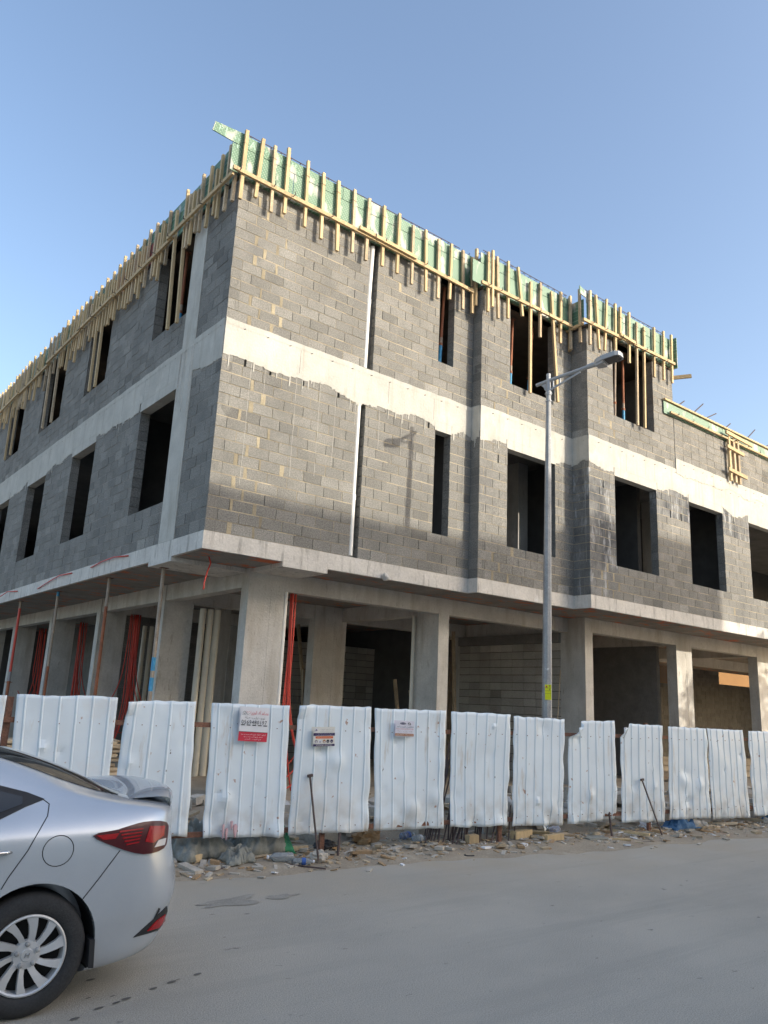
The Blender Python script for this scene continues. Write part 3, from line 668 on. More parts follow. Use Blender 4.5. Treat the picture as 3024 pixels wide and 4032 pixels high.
plypanel(fwB, FrB, 0.0, 0.25, 6.62, 7.35)
plypanel(fwB, FB, 0.0, XB - XA - .02, 6.575, 6.612, 0.075, 0.07)
waler(fwB, FB, -0.2, 6.60, 1.5, 6.63); waler(fwB, FB, 1.46, 6.63, 2.95, 6.63, .165)
for u in (0.02, 0.4, 0.95, 1.3, 1.75, 2.0, 2.5): clamp_rod(fwB, FB, u, 6.58)
wires(fwB, FB, [(s[0] - XA, 0) for s in studsB], 7.22)

fwC = thing('parapet_formwork', 'rightmost tall green plywood formwork, ending in open sky beside a jutting timber', 'formwork', 'formwork on the roof edge')
studsC = [(9.13, 7.52, 9.07, 6.05), (9.35, 7.48, 9.44, 6.05), (9.78, 7.53, 9.67, 6.10), (10.14, 7.54, 10.10, 6.12), (10.36, 7.53, 10.33, 6.6), (10.73, 7.52, 10.69, 6.09), (11.06, 7.35, 10.97, 4.49), (11.40, 7.34, 11.28, 4.49), (11.85, 7.49, 11.80, 6.05), (12.31, 7.54, 12.24, 6.11), (12.68, 7.56, 12.65, 6.14)]
for s in studsC: stud(fwC, FC, s[0] - XB, s[1], s[2] - XB, s[3], 0.105)
stud(fwC, FrC, 0.36, 7.59, 0.36, 6.16, 0.10)
stud(fwC, FrC, 0.04, 7.49, 0.04, 6.03, 0.10)
for a, b in ((-0.03, 1.2), (1.215, 2.4), (2.415, XC - XB + 0.02)): plypanel(fwC, FC, a, b, 6.66, 7.18)
for a, b in ((-0.05, 1.6), (1.61, XC - XB - .05)): plypanel(fwC, FC, a, b, 7.19, 7.45, 0.052)
plypanel(fwC, FrC, 0.0, 0.43, 6.62, 7.32); mb = MB()
mb.hexa([FC.p(-0.30, 7.36, .05), FC.p(0.05, 7.30, .05), FC.p(.05, 7.30, .03), FC.p(-.30, 7.36, .03), FC.p(-0.30, 7.56, .05), FC.p(.05, 7.46, .05), FC.p(.05, 7.46, .03), FC.p(-.30, 7.56, .03)])
mb.build('plywood_panel', M['ply'], fwC, recalc=True, label='tilted offcut at the step')
plypanel(fwC, FE, -0.17, 0.10, 6.62, 7.52, 0.05); plypanel(fwC, FC, 0, XC - XB, 6.615, 6.65, 0.075, 0.07)
waler(fwC, FC, -0.33, 6.60, 1.6, 6.65); waler(fwC, FC, 1.1, 6.68, 1.72, 6.655, .21); waler(fwC, FC, 1.62, 6.65, 3.62, 6.70)
waler(fwC, FrC, -0.02, 6.56, 0.5, 6.60)
for u in (0.05, 0.5, 1.2, 1.7, 2.2, 2.75, 3.2): clamp_rod(fwC, FC, u, 6.60)
wires(fwC, FC, [(s[0] - XB, 0) for s in studsC], 7.22)
mb = MB(); mb.cur = .7; mb.beam((12.78, YC - 0.05, Z(6.35)), (13.12, YC - 0.40, Z(6.40)), 0.055, 0.10); tag(mb.build('timber_beam', M['wood'], recalc=True), 'single timber sticking out into the sky at the right roof corner', 'timber')

fwL = thing('parapet_formwork', 'long shaded green formwork with dense timber studs running along the left side of the roof', 'formwork', 'formwork on the roof edge')
tops = [(0.02, 7.45), (0.32, 7.39), (0.63, 7.36), (1.08, 7.37), (1.44, 7.39), (1.81, 7.21), (2.21, 7.46), (2.65, 7.2), (3.05, 7.4), (3.38, 7.32), (3.73, 7.44), (4.14, 7.48), (4.48, 7.4), (4.87, 7.43), (5.25, 7.42), (5.65, 7.5), (5.97, 7.42), (6.34, 7.39), (6.84, 7.43), (7.25, 7.4), (7.68, 7.42), (8.06, 7.42), (8.41, 7.4), (8.81, 7.44), (9.18, 7.47), (9.51, 7.41), (9.98, 7.46), (10.4, 7.4), (10.78, 7.36), (11.2, 7.42), (11.58, 7.5), (12.13, 7.39), (12.67, 7.41), (13.24, 7.47), (13.6, 7.4), (13.94, 7.53)]
y = 14.3
while y < 23.5: tops.append((y, 7.42 + R.uniform(-.06, .1))); y += R.uniform(0.33, 0.45)
longs = {2.21: 4.37, 2.65: 4.39, 6.84: 4.45, 7.25: 4.45, 10.4: 4.47, 11.2: 4.49, 14.7: 4.5, 15.4: 4.5}
for (y, zt) in tops:
    zb_ = R.choice([6.0, 5.95, 6.05, 5.9, 6.1, 5.8])
    yb = y + R.uniform(-.04, .04)
    for k, v in longs.items():
        if abs(k - y) < 0.2: zb_ = v; yb = y - 0.25 * (1 if y < 3 else 0.8); break
    stud(fwL, FL, YL - y, zt, YL - yb, zb_, 0.10)
    if R.random() < 0.45: stud(fwL, FL, YL - y - 0.18, 7.15 + R.uniform(-.1, .15), YL - y - 0.18, 6.15 + R.uniform(-.15, .1), 0.10)
y = 0.0
while y < 23.9:
    w = min(R.uniform(1.1, 1.6), 24 - y); mred = 'ply_red' if R.random() < 0.4 else 'ply'
    plypanel(fwL, FL, YL - y - w, YL - y - 0.012, 6.60, 7.12, 0.05, 0.018, mred); plypanel(fwL, FL, YL - y - w, YL - y - 0.012, 7.13, 7.33 + R.uniform(0, .1), 0.052); y += w
y = -0.1; zc = 6.52
while y < 23:
    w = R.uniform(2.2, 3.6); waler(fwL, FL, YL - y - w - 0.15, zc + R.uniform(-.02, .04), YL - y, zc, 0.16 + R.choice([0, .045])); y += w
for i in range(30): clamp_rod(fwL, FL, YL - 0.3 - i * 0.78, 6.52, .05, .27)

cage('rebar_cage', 'thin dark rebar cage along the roof above the wide blank wall', FA, XA)
cage('rebar_cage', 'thin dark rebar cage on the middle bay between the steps', FB, XB - XA, 7.60)
cage('rebar_cage', 'thin dark rebar cage on the right bay against open sky', FC, XC - XB, 7.62)
cage('rebar_cage', 'thin dark rebar cage receding along the left roof edge', FL, YL, 7.50)
ex = MB()
for y, ln in ((2.5, .45), (3.3, .6), (5.6, .3)): ex.tube([FL.p(YL - y, 7.35, -.1), FL.p(YL - y - .1, 7.47, .05 + ln * .6)], 0.007, 5)
# right wing: edge board, coping timber, starter bars, timber ladder frame
fwR = thing('edge_formwork', 'narrow green edge board between two timbers along the lower right roof', 'formwork', 'formwork on the roof edge')
FW = Frame((12.3, YC - 0.012, ZS), (1, 0, 0), (0, -1, 0)); LWg = XW - 12.3
for a in range(0, 15, 3): plypanel(fwR, FW, a * 1.0, min(a + 2.99, LWg), 5.215, 5.56, 0.03)
for a in range(0, 15, 3):
    waler(fwR, FW, a, 5.60, min(a + 2.98, LWg), 5.60, 0.03, 0.11, 0.05); waler(fwR, FW, a + 0.2, 5.27, min(a + 3.15, LWg), 5.27, 0.09, 0.06, 0.05)
for i in range(18):
    clamp_rod(fwR, FW, 0.5 + i * .75, 5.27, .08, .15)
rod = MB()
for i, u in enumerate((0.7, 1.5, 2.0, 3.2, 4.5, 5.5, 6.6, 7.9, 9.0)):
    mb = MB(); p = FW.p(u, 5.55, -0.12); mb.tube([p, p + Vector((0.62 + .2 * (i % 3), 0.02, 0.42 + .10 * ((i * 2) % 3)))], 0.016, 6)
    tag(mb.build('starter_bar', M['rebar']), ('first', 'second', 'third', 'fourth', 'fifth', 'sixth', 'seventh', 'eighth', 'ninth')[i] + ' dark starter bar from the left on the lower right roof edge', 'rebar', 'starter bars on the lower right roof')
lad = thing('timber_brace_frame', 'ladder-like frame of pale timbers hung on the right wall below the edge board', 'timber frame')
for u in (15.48, 15.75, 15.98):
    stud(lad, FW, u - 12.3, 5.36, u - 12.3 + .02, 4.02, 0.085, 0.085, 0.07)
for z, a, b in ((5.40, 15.25, 16.75), (4.98, 15.27, 16.2), (4.30, 15.28, 16.3)):
    waler(lad, FW, a - 12.3, z + .02, b - 12.3, z - .04, 0.155, 0.05, 0.10)

# ------------------------------------------------------------------ props, pipes, conduits
def steel_prop(p, q, label, cols, group='steel props'):
    t = thing('steel_prop', label, 'prop', group)
    p = Vector(p); q = Vector(q); d = q - p
    cut = [0.0] + [c[0] for c in cols]
    for i, (f, m, r) in enumerate(cols):
        mb = MB(); mb.tube([p + d * cut[i], p + d * f], r, 10); mb.build('tube', M[m], t, smooth=False)
    mb = MB(); k = p + d * cols[0][0]; mb.tube([k - d.normalized() * .03, k + d.normalized() * .03], 0.045, 10); mb.tube([k + Vector((-.1, 0, 0)), k + Vector((.1, 0.03, 0))], 0.008, 5); mb.build('collar', M['prop_rust'], t)
    mb = MB(); mb.box(q.x - .07, q.x + .07, q.y - .07, q.y + .07, q.z - .008, q.z); mb.build('head_plate', M['rust'], t)
    mb = MB(); mb.box(p.x - .07, p.x + .07, p.y - .07, p.y + .07, p.z, p.z + .008); mb.build('base_plate', M['rust'], t)
    return t
LB = [(2.0, 'tan grimy steel prop with two blue bands, nearest the building corner on the left', [(0.38, 'prop_rust', .04), (.44, 'prop_tan', .036), (.50, 'paint_blue', .037), (.53, 'prop_tan', .036), (.59, 'paint_blue', .037), (1.0, 'prop_tan', .035)]),
      (4.8, 'rust-brown steel prop with a blue band just above the fence, second from the corner', [(0.33, 'paint_blue', .04), (.40, 'prop_tan', .036), (.85, 'prop_rust', .033), (1.0, 'prop_tan', .033)]),
      (8.3, 'dusty tan steel prop with dark collar, third from the building corner', [(0.35, 'prop_tan', .04), (.55, 'prop_rust', .033), (.97, 'prop_tan', .033), (1.0, 'paint_blue', .034)]),
      (11.7, 'red-painted steel prop under the slab edge at the far left', [(0.45, 'prop_rust', .04), (.52, 'f_grey', .036), (.95, 'conduit', .034), (1.0, 'prop_tan', .034)])]
for y, lab, cols in LB: steel_prop((0.24, y, 0.05), (0.22, y, Z(-0.308 if not 1.17 < y < 2.16 else -0.386)), lab, cols, 'steel props under the left slab edge')
for F, u, n, z0, ub, zt, lab, m in ((FA, 5.02, -.35, 3.77, 0.02, 6.56, 'rust and blue steel prop leaning in the narrow upper window', 'paint_blue'),
    (FA, 5.22, -.30, 3.77, 0.12, 6.56, 'tan steel prop with blue middle in the narrow upper window', 'paint_blue'),
    (FB, 1.05, -.35, 3.77, -.02, 6.56, 'brown steel prop at the left of the shored middle window', 'prop_rust'), (FB, 1.42, -.5, 3.77, 0.12, 6.56, 'red-brown steel prop leaning in the middle window beside a long stud', 'paint_blue'),
    (FB, 1.98, -.45, 3.77, 0.22, 6.56, 'tan and blue steel prop leaning right in the middle window', 'paint_blue'), (FB, 1.2, -1.2, 3.77, -.05, 6.56, 'dark red steel prop deeper inside the middle window', 'prop_rust'),
    (FC, 1.12, -.35, 3.77, 0.04, 6.56, 'orange-brown steel prop at the left jamb of the right upper window', 'prop_rust'), (FC, 1.55, -.6, 3.77, -.05, 6.56, 'orange steel prop deeper in the right upper window', 'conduit'),
    (FC, 1.58, -.4, 3.77, 0.15, 6.56, 'dusty tan steel prop leaning in the right upper window', 'prop_tan'), (FC, 2.15, -.5, 3.77, 0.05, 6.56, 'blue steel prop behind the long studs in the right upper window', 'paint_blue'),
    (FL, YL - 2.35, -.4, 3.77, .05, 6.56, 'brown steel prop with blue foot in the first left upper window', 'paint_blue'), (FL, YL - 3.0, -.35, 3.77, .02, 6.56, 'blue and red steel prop at the far jamb of the first left upper window', 'paint_blue'),
    (FL, YL - 6.9, -.4, 3.77, .05, 6.56, 'orange steel prop in the second left upper window', 'prop_rust'), (FL, YL - 7.4, -.4, 3.77, .05, 6.56, 'brown steel prop with blue foot in the second left upper window', 'paint_blue'),
    (FL, YL - 10.6, -.4, 3.77, .05, 6.56, 'brown steel prop in the third left upper window', 'prop_rust')):
    steel_prop(F.p(u, z0, n), F.p(u + ub, zt, n), lab, [(0.50, m, .038), (0.56, 'prop_tan', .035), (1.0, 'prop_rust' if m != 'prop_tan' else 'prop_tan', .032)], 'steel props in the upper windows')

mb = MB(); mb.tube([FA.p(2.945, 0.03, -.035), FA.p(2.945, 1.1, -.04)], .05, 12); mb.tube([FA.p(2.945, 1.1, -.04), FA.p(2.945, 1.2, -.04)], .058, 12); mb.tube([FA.p(2.945, 1.2, -.04), FA.p(2.95, 3.02, -.035)], .046, 12)
tag(mb.build('drain_pipe', M['pvc'], smooth=False), 'white plastic drain pipe in the lower wall chase, below the pale concrete band', 'pipe', 'white drain pipes on the front wall')
mb = MB(); mb.tube([FA.p(3.035, 3.80, -.035), FA.p(3.04, 5.2, -.03)], .05, 12); mb.tube([FA.p(3.04, 5.2, -.03), FA.p(3.04, 5.3, -.03)], .057, 12); mb.tube([FA.p(3.04, 5.3, -.03), FA.p(3.07, 6.5, -.03)], .048, 12)
tag(mb.build('drain_pipe', M['pvc']), 'white plastic drain pipe in the upper wall chase, rising to the formwork', 'pipe', 'white drain pipes on the front wall')
def vpipe(x, y, r, z0, z1, label, m='pvc_old', lean=(0, 0)):
    mb = MB(); mb.tube([(x + lean[0], y + lean[1], z0), (x, y, z1)], r, 12); return tag(mb.build('plastic_pipe', M[m]), label, 'pipe', 'vertical plastic pipes on the ground floor')
vpipe(2.262, 1.06, .045, 0, Z(-.65), 'white plastic pipe standing against the right side of the corner column', 'pvc')
vpipe(6.03, 1.74, .04, 0, Z(-.66), 'cream plastic pipe behind the left edge of the second front column', 'pvc_old')
for i, x in enumerate((2.24, 2.42, 2.60)): vpipe(x, 4.45, .07, 0, Z(-.75), ('leftmost', 'middle', 'rightmost')[i] + ' of three cream plastic pipes standing left of the corner column')
for i, x in enumerate((2.85, 3.05)): vpipe(x, 9.2, .06, 0, Z(-.85), ('left', 'right') [i] + ' pale pipe of the pair standing behind the red conduit bundle')

def bundle(x, y, z1, label, n=8, spread=0.10, curl=True, seed=0):
    t = thing('conduit_bundle', label, 'conduit', 'bundles of red conduit hanging from the beams')
    rr = random.Random(seed)
    for i in range(n):
        a = x + rr.uniform(-spread, spread); b = y + rr.uniform(-.05, .05); pts = []; dx = rr.uniform(-.2, .2); fl = rr.uniform(0.1, 0.5) * (1 if rr.random() > .4 else -1)
        z = z1; k = 0; H = z1 - rr.uniform(0.0, 1.6 if curl and rr.random() < .5 else 0.3)
        for s in range(14):
            f = s / 13.0
            pts.append((a + dx * f * f + (fl * max(0, f - .6) ** 2 * 4 if curl else 0), b - 0.1 * f, z1 - H * f))
        if curl and rr.random() < .4:
            p = pts[-1]
            for s in range(1, 7): pts.append((p[0] + math.copysign(0.07 * s, fl), p[1], p[2] + 0.012 * s * s - .02 * s))
        mb = MB(); mb.tube(pts, 0.0125, 6); mb.build('conduit', M['conduit'], t, smooth=True)
    return t
bundle(2.50, 1.15, Z(-.64), 'bright red conduit bundle hanging right of the corner column', 9, .07, True, 1)
bundle(2.32, 8.55, Z(-.64), 'red conduit bundle fanning out behind the second left steel prop', 14, .14, True, 2)
bundle(2.30, 12.7, Z(-.64), 'red conduit bundle at the third side column on the left', 12, .13, True, 3)
bundle(2.3, 16.8, Z(-.64), 'far red conduit bundle near the left edge of the photo', 8, .12, True, 4)
bundle(13.6, 4.3, Z(-.7), 'dim red conduit bundle slanting inside the dark right bay', 8, .1, True, 5)
bundle(4.4, 4.5, Z(-.7), 'thin red conduits dangling in the dark behind the corner column', 3, .3, True, 6)
def stubc(pts, label):
    mb = MB(); mb.tube(pts, 0.013, 7); tag(mb.build('conduit_stub', M['conduit'], smooth=True), label, 'conduit', 'red conduit ends at the slab edge')
stubc([(0.42, 0.62, Z(-.3)), (0.44, 0.56, Z(-.42)), (0.36, 0.5, Z(-.6)), (0.30, .44, Z(-.78)), (0.28, .4, Z(-.90))], 'short red conduit dangling from the soffit at the building corner')
stubc([(-.03, 3.2, Z(-.06)), (-.06, 3.9, Z(-.01)), (-.05, 4.6, Z(-.02)), (-.04, 5.3, Z(-.07))], 'red conduit lying along the left slab edge nearest the corner')
stubc([(-.03, 6.6, Z(-.06)), (-.06, 7.4, Z(-.04)), (-.05, 8.2, Z(-.10)), (-.04, 9.2, Z(-.20))], 'red conduit sagging across the left slab edge, middle one')
stubc([(-.03, 11.2, Z(-.1)), (-.10, 12.0, Z(-.06)), (-.14, 12.6, Z(-.16)), (-.16, 12.8, Z(-.36)), (-.16, 12.7, Z(-.5))], 'red conduit curling down over the slab edge at the far left')
# loose concrete crumb under the slab edge
bm = bmesh.new(); bmesh.ops.create_icosphere(bm, subdivisions=3, radius=.075)
for v in bm.verts: v.co *= 1 + .35 * nz3(v.co.x * 14, v.co.y * 14, v.co.z * 14)
me = bpy.data.meshes.new('crumb'); bm.to_mesh(me); bm.free(); me.materials.append(M['concrete']); o = link('concrete_lump', me); o.location = (3.74, -.06, Z(-.27)); tag(o, 'lump of spilled concrete clinging under the front slab edge', 'concrete lump')

# ------------------------------------------------------------------ street lamp
lamp = thing('street_lamp', 'tall galvanised street lamp with one arm rising behind the fence', 'street lamp', loc=(5.69, -2.30, 0))
mb = MB(); mb.tube([(0, 0, -.1), (0.05, 0, 4.3), (0.10, 0, Z(3.45))], [0.10, .072, .047], 8); mb.build('pole', M['galv'], lamp)
mb = MB(); mb.tube([(.10, 0, Z(3.40)), (.10, 0, Z(3.80))], .042, 12); mb.tube([(.10, 0, Z(3.36)), (.10, 0, Z(3.42))], .06, 12); mb.tube([(.10, 0, Z(3.22)), (.10, 0, Z(3.25))], .058, 12)
for k in range(6):
    a = k * PI / 3
    for z in (3.23, 3.39): mb.tube([(.10 + .05 * math.cos(a), .05 * math.sin(a), Z(z)), (.10 + .075 * math.cos(a), .075 * math.sin(a), Z(z))], .009, 5)
mb.build('spigot', M['lampgrey'], lamp)
AD = Vector((0.30, -1.27, 0)).normalized()
hz = Z(3.66)
T = Vector((.10, 0, 0))
mb = MB(); mb.tube([T - AD * 0.26 + Vector((0, 0, hz - .04)), T + Vector((0, 0, hz)), T + AD * .88 + Vector((0, 0, hz + .105))], .034, 12); mb.build('arm', M['lampgrey'], lamp)
mb = MB(); mb.beam(T + AD * .03 + Vector((0, 0, hz - .20)), T + AD * .66 + Vector((0, 0, hz + .03)), .02, .035); mb.beam(T + AD * .10 + Vector((0, 0, hz - .17)), T + AD * .10 + Vector((0, 0, hz)), .02, .025); mb.beam(T + AD * .24 + Vector((0, 0, hz - .12)), T + AD * .24 + Vector((0, 0, hz)), .02, .025)
mb.poly_ext([T - AD * .04 + Vector((0, .01, hz - .2)), T - AD * .04 + Vector((0, .01, hz)), T - AD * .18 + Vector((0, .01, hz - .03)), T - AD * .09 + Vector((0, .01, hz - .1))], (0, .02, 0))
mb.build('brace', M['lampgrey'], lamp, recalc=True)
H0 = T + AD * .86 + Vector((0, 0, hz + .103)); AD_ = AD; HU = (AD + Vector((0, 0, .11))).normalized(); HS = HU.cross(Vector((0, 0, 1))).normalized(); HN = HS.cross(HU)
def hp(a, s, n): return H0 + HU * a + HS * s + HN * n
mb = MB(); mb.tube([hp(-.06, 0, 0), hp(.14, 0, 0)], .047, 12); mb.build('head_sleeve', M['lampgrey'], lamp)
prof = [(0.10, .04), (.17, .11), (.24, .135), (.27, .15), (.54, .15), (.60, .12), (.62, .06)]
mb = MB(); topr = [hp(a, s, .055) for a, s in prof] + [hp(a, -s, .055) for a, s in prof[::-1]]
mb.poly_ext(topr, -HN * .085); mb.build('lamp_head', M['lampgrey'], lamp, recalc=True)
mb = MB(); pr2 = [(.32, .13), (.53, .13), (.58, .09)]
mb.poly_ext([hp(a, s, -.031) for a, s in pr2] + [hp(a, -s, -.031) for a, s in pr2[::-1]], -HN * .006); mb.build('lamp_lens', M['lampglass'], lamp, recalc=True)
mb = MB(); mb.poly_ext([hp(.13, .08, -.031), hp(.29, .13, -.031), hp(.29, -.13, -.031), hp(.13, -.08, -.031)], -HN * .045); mb.build('driver_housing', M['lampgrey'], lamp, recalc=True)
for i in range(7):
    mb = MB(); a = .31 + i * .038; mb.obox(hp(a, 0, .068), HU * .007, HS * .13, HN * .014); mb.build('cooling_fin', M['lampgrey'], lamp, recalc=True)
# warning sticker
SP = Vector((5.71, -2.30, 0)); vdir = (EYE - SP); vdir.z = 0; vdir.normalize(); sx = Vector((-vdir.y, vdir.x, 0))
sn = thing('warning_sticker', 'bright yellow warning sticker on the street lamp pole above the fence', 'sticker')
c = SP + vdir * .098 + sx * .024; c.z = 2.08
rot = Matrix.Rotation(-0.10, 3, 'Z'); sx = rot @ sx; vd2 = rot @ vdir
def spt(a, z, n=0.0): return c + sx * a + Vector((0, 0, z)) + vd2 * n
mb = MB(); mb.hexa([spt(-.055, -.13, .0), spt(.055, -.13, .0), spt(.055, -.13, -.004), spt(-.055, -.13, -.004), spt(-.055, .13, 0), spt(.055, .13, 0), spt(.055, .13, -.004), spt(-.055, .13, -.004)]); mb.build('sticker_sheet', M['f_yellow'], sn, recalc=True)
mb = MB(); mb.poly_ext([spt(-.045, .08, .003), spt(-.008, .08, .003), spt(-.027, .118, .003)], vd2 * -.002); mb.build('triangle_mark', M['f_red'], sn, recalc=True)
mb = MB()
for z in (.07, .022, -.025): mb.quad(spt(-.052, z, .002), spt(.052, z, .002), spt(.052, z + .003, .002), spt(-.052, z + .003, .002))
mb.poly_ext([spt(.014, .116, .003), spt(.036, .116, .003), spt(.028, .100, .003), spt(.026, .085, .003), spt(.022, .085, .003), spt(.022, .1, .003)], vd2 * -.001)
mb.build('dark_marks', M['f_dark'], sn)
place_text('8', .014, .034, spt(.026, .047, .003), sx, (0, 0, 1), M['f_dark'], sn); 

# ------------------------------------------------------------------ site fence of white corrugated sheets
fence = thing('site_fence', 'dented white corrugated sheet fence with gaps along the dirt verge', 'fence')
FD = Vector((1, -0.10, 0)).normalized(); FN = Vector((-0.10, -1, 0)).normalized()
def fp(x, z, n=0.0):
    return Vector((x, fence_y(x), z)) + FN * n
# (x at top left, top right, bottom right, bottom left) and the matching heights
PANELS = [((-4.35, 1.66), (-3.39, 1.66), (-3.42, 0.45), (-4.30, 0.45)),
    ((-3.31, 1.67), (-2.37, 1.69), (-2.34, 0.36), (-3.24, 0.42)), ((-2.27, 1.66), (-1.54, 1.68), (-1.50, 0.32), (-2.30, 0.36)),
    ((-1.36, 1.67), (-0.43, 1.68), (-0.40, 0.27), (-1.33, 0.30)), ((-0.33, 1.70), (0.67, 1.70), (0.70, 0.28), (-0.34, 0.29)),
    ((0.71, 1.69), (1.80, 1.70), (1.81, 0.27), (0.79, 0.28)), ((1.89, 1.69), (2.91, 1.69), (2.86, 0.26), (1.91, 0.28)),
    ((2.97, 1.67), (3.93, 1.65), (3.88, 0.23), (2.94, 0.25)), ((4.02, 1.63), (4.98, 1.66), (4.98, 0.25), (3.98, 0.24)),
    ((5.10, 1.63), (6.06, 1.62), (6.06, 0.19), (5.08, 0.22)), ((6.22, 1.61), (7.17, 1.60), (7.17, 0.21), (6.15, 0.22)),
    ((7.21, 1.60), (8.19, 1.60), (8.24, 0.18), (7.22, 0.19)), ((8.32, 1.59), (9.43, 1.59), (9.45, 0.2), (8.35, 0.2)), ((9.55, 1.59), (10.6, 1.58), (10.6, 0.2), (9.55, 0.2)), ((10.7, 1.58), (11.7, 1.58), (11.7, .2), (10.7, .2))]
RIB = [(0.0, 0), (.18, 0), (.40, 0), (.42, 0), (.49, 1), (.50, 1), (.53, 1), (.60, 0), (.62, 0), (.82, 0)]
def cols(n): return [((k + f) / n, h) for k in range(n) for f, h in RIB] + [(1.0, 0)]
for i, (tl, tr, br, bl) in enumerate(PANELS):
    rr = random.Random(100 + i); nv = 34; CS = cols(6 if abs(tr[0] - tl[0]) > .8 else 4); mb = MB(); rows = []
    dents = [(rr.random(), rr.random() ** 1.3, rr.uniform(.05, .16), rr.uniform(-.03, .03)) for _ in range(13 if i < 6 else 7)]
    for jv in range(nv + 1):
        t = jv / nv; row = []
        for s, hgt in CS:
            x = (bl[0] * (1 - s) + br[0] * s) * (1 - t) + (tl[0] * (1 - s) + tr[0] * s) * t
            z = (bl[1] * (1 - s) + br[1] * s) * (1 - t) + (tl[1] * (1 - s) + tr[1] * s) * t
            n = 0.010 * hgt + 0.016 * nz3(x * 1.3, z * 1.5, i * 3.3) + 0.007 * nz3(x * 4, z * 4, i * 1.7) + 0.02
            ed = min(s, 1 - s)
            if ed < .05: 
                n += (.05 - ed) * .5 * nz3(z * 4 + i * 9, s * 3); x += (1 if s > .5 else -1) * .011 * nz3(z * 3.5 + i * 5, 2.2 * (s > .5)) * (1 - ed / .05)
            if t < .12: n += (.12 - t) * .35 * nz3(x * 7, i * 2.1); 
            if t < .03 or t > .97: z += .014 * nz3(x * 9, i * 4.4 + t)
            for (a, b, r_, d) in dents:
                q = ((s - a) / r_) ** 2 + ((t - b) / r_ / .7) ** 2
                if q < 1: n += d * (1 - q) * (1 - q)
            if i == 8:          # torn and folded sheet
                k = max(0, .26 - s) * max(0, t - .84) * 60
                if k > 0: n += .10 * min(k, 1.4); z -= .05 * min(k, 1.6); x += .05 * min(k, 1.2)
                if t < .10 and s > .45: z += .06 * abs(nz3(x * 14, 5)) * (1 - t / .10); n -= .10 * (s - .45) * (1 - t / .1)
            if i == 9:
                k = max(0, .20 - s) * max(0, t - .86) * 70
                if k > 0: n += .05 * min(k, 1.2); z -= .05 * min(k, 1.3); x += .03 * min(k, 1)
            if i in (2, 4):
                k = max(0, .2 - s) * max(0, t - .88) * 80
                if k > 0: n += .05 * min(k, 1); z -= .015 * min(k, 1)
            row.append(fp(x, z, n))
        rows.append(row)
    mb.grid(rows); o = mb.build('metal_sheet', M['sheet'], fence, smooth=False)
    for p_ in o.data.polygons: p_.use_smooth = True
    o.data.set_sharp_from_angle(angle=math.radians(14))
    sm = o.modifiers.new('thickness', 'SOLIDIFY'); sm.thickness = 0.002
    sc = MB()
    for z in (1.42, .36):
        for k in range(5):
            s = (k + .1) / 5 + .02
            x = tl[0] * (1 - s) + tr[0] * s; p = fp(x, z + rr.uniform(-.01, .01), .03); sc.tube([p, p + FN * .012], .0045, 6)
    sc.build('screws', M['rust'], o, kind='stuff')
def rail(x0, x1, z):
    mb = MB(); mb.beam(fp(x0, z, -.02), fp(x1, z + R.uniform(-.01, .01), -.02), .04, .05); mb.build('rail', M['rust'], fence)
for x0, x1 in ((-4.3, -1.9), (-1.92, .1), (.1, 2.8), (2.8, 5.75), (5.75, 9.49), (9.49, 11.8)):
    rail(x0, x1, 1.44); rail(x0, x1, .33)
for x in (-3.35, -1.75, .12, 2.78, 5.75, 9.49, 11.4):
    mb = MB(); p = fp(x, -.3, -.045); mb.obox(p + Vector((0, 0, 1.05)), FD * .028, FN * .02, (0, 0, .90)); mb.build('post', M['rust'], fence)
for x, tz, dx, out in ((-0.13, .90, 0.02, .33), (5.52, .80, .12, .28), (9.25, .85, .15, .3)):
    mb = MB(); a = fp(x, tz, .05); b = fp(x + dx, .06, out); mb.beam(a, b, .016, .016); mb.beam(a + Vector((-.03, 0, .01)), a + Vector((.03, 0, .02)), .03, .03); mb.build('brace', M['rebar'], fence)
for x in (0.25, 4.75): 
    mb = MB(); mb.beam(fp(x + .12, .5, -.05), fp(x, .06, .12), .022, .022); mb.build('brace', M['rebar'], fence)

# ------------------------------------------------------------------ posters
FORMS = {'ا': 'FE8D FE8E', 'آ': 'FE81 FE82', 'أ': 'FE83 FE84', 'ب': 'FE8F FE90 FE91 FE92', 'ة': 'FE93 FE94', 'ت': 'FE95 FE96 FE97 FE98', 'ج': 'FE9D FE9E FE9F FEA0', 'ح': 'FEA1 FEA2 FEA3 FEA4', 'خ': 'FEA5 FEA6 FEA7 FEA8', 'د': 'FEA9 FEAA',
         'ر': 'FEAD FEAE', 'ز': 'FEAF FEB0', 'س': 'FEB1 FEB2 FEB3 FEB4', 'ش': 'FEB5 FEB6 FEB7 FEB8', 'ص': 'FEB9 FEBA FEBB FEBC', 'ض': 'FEBD FEBE FEBF FEC0', 'ط': 'FEC1 FEC2 FEC3 FEC4', 'ظ': 'FEC5 FEC6 FEC7 FEC8', 'ع': 'FEC9 FECA FECB FECC', 'ف': 'FED1 FED2 FED3 FED4', 'ق': 'FED5 FED6 FED7 FED8',
         'ك': 'FED9 FEDA FEDB FEDC', 'ل': 'FEDD FEDE FEDF FEE0', 'م': 'FEE1 FEE2 FEE3 FEE4', 'ن': 'FEE5 FEE6 FEE7 FEE8', 'ه': 'FEE9 FEEA FEEB FEEC', 'و': 'FEED FEEE', 'ي': 'FEF1 FEF2 FEF3 FEF4', 'ء': 'FE80', 'ؤ': 'FE85 FE86'}
LIG = {'لا': ('\uFEFB', '\uFEFC'), 'لآ': ('\uFEF5', '\uFEF6'), 'لأ': ('\uFEF7', '\uFEF8')}
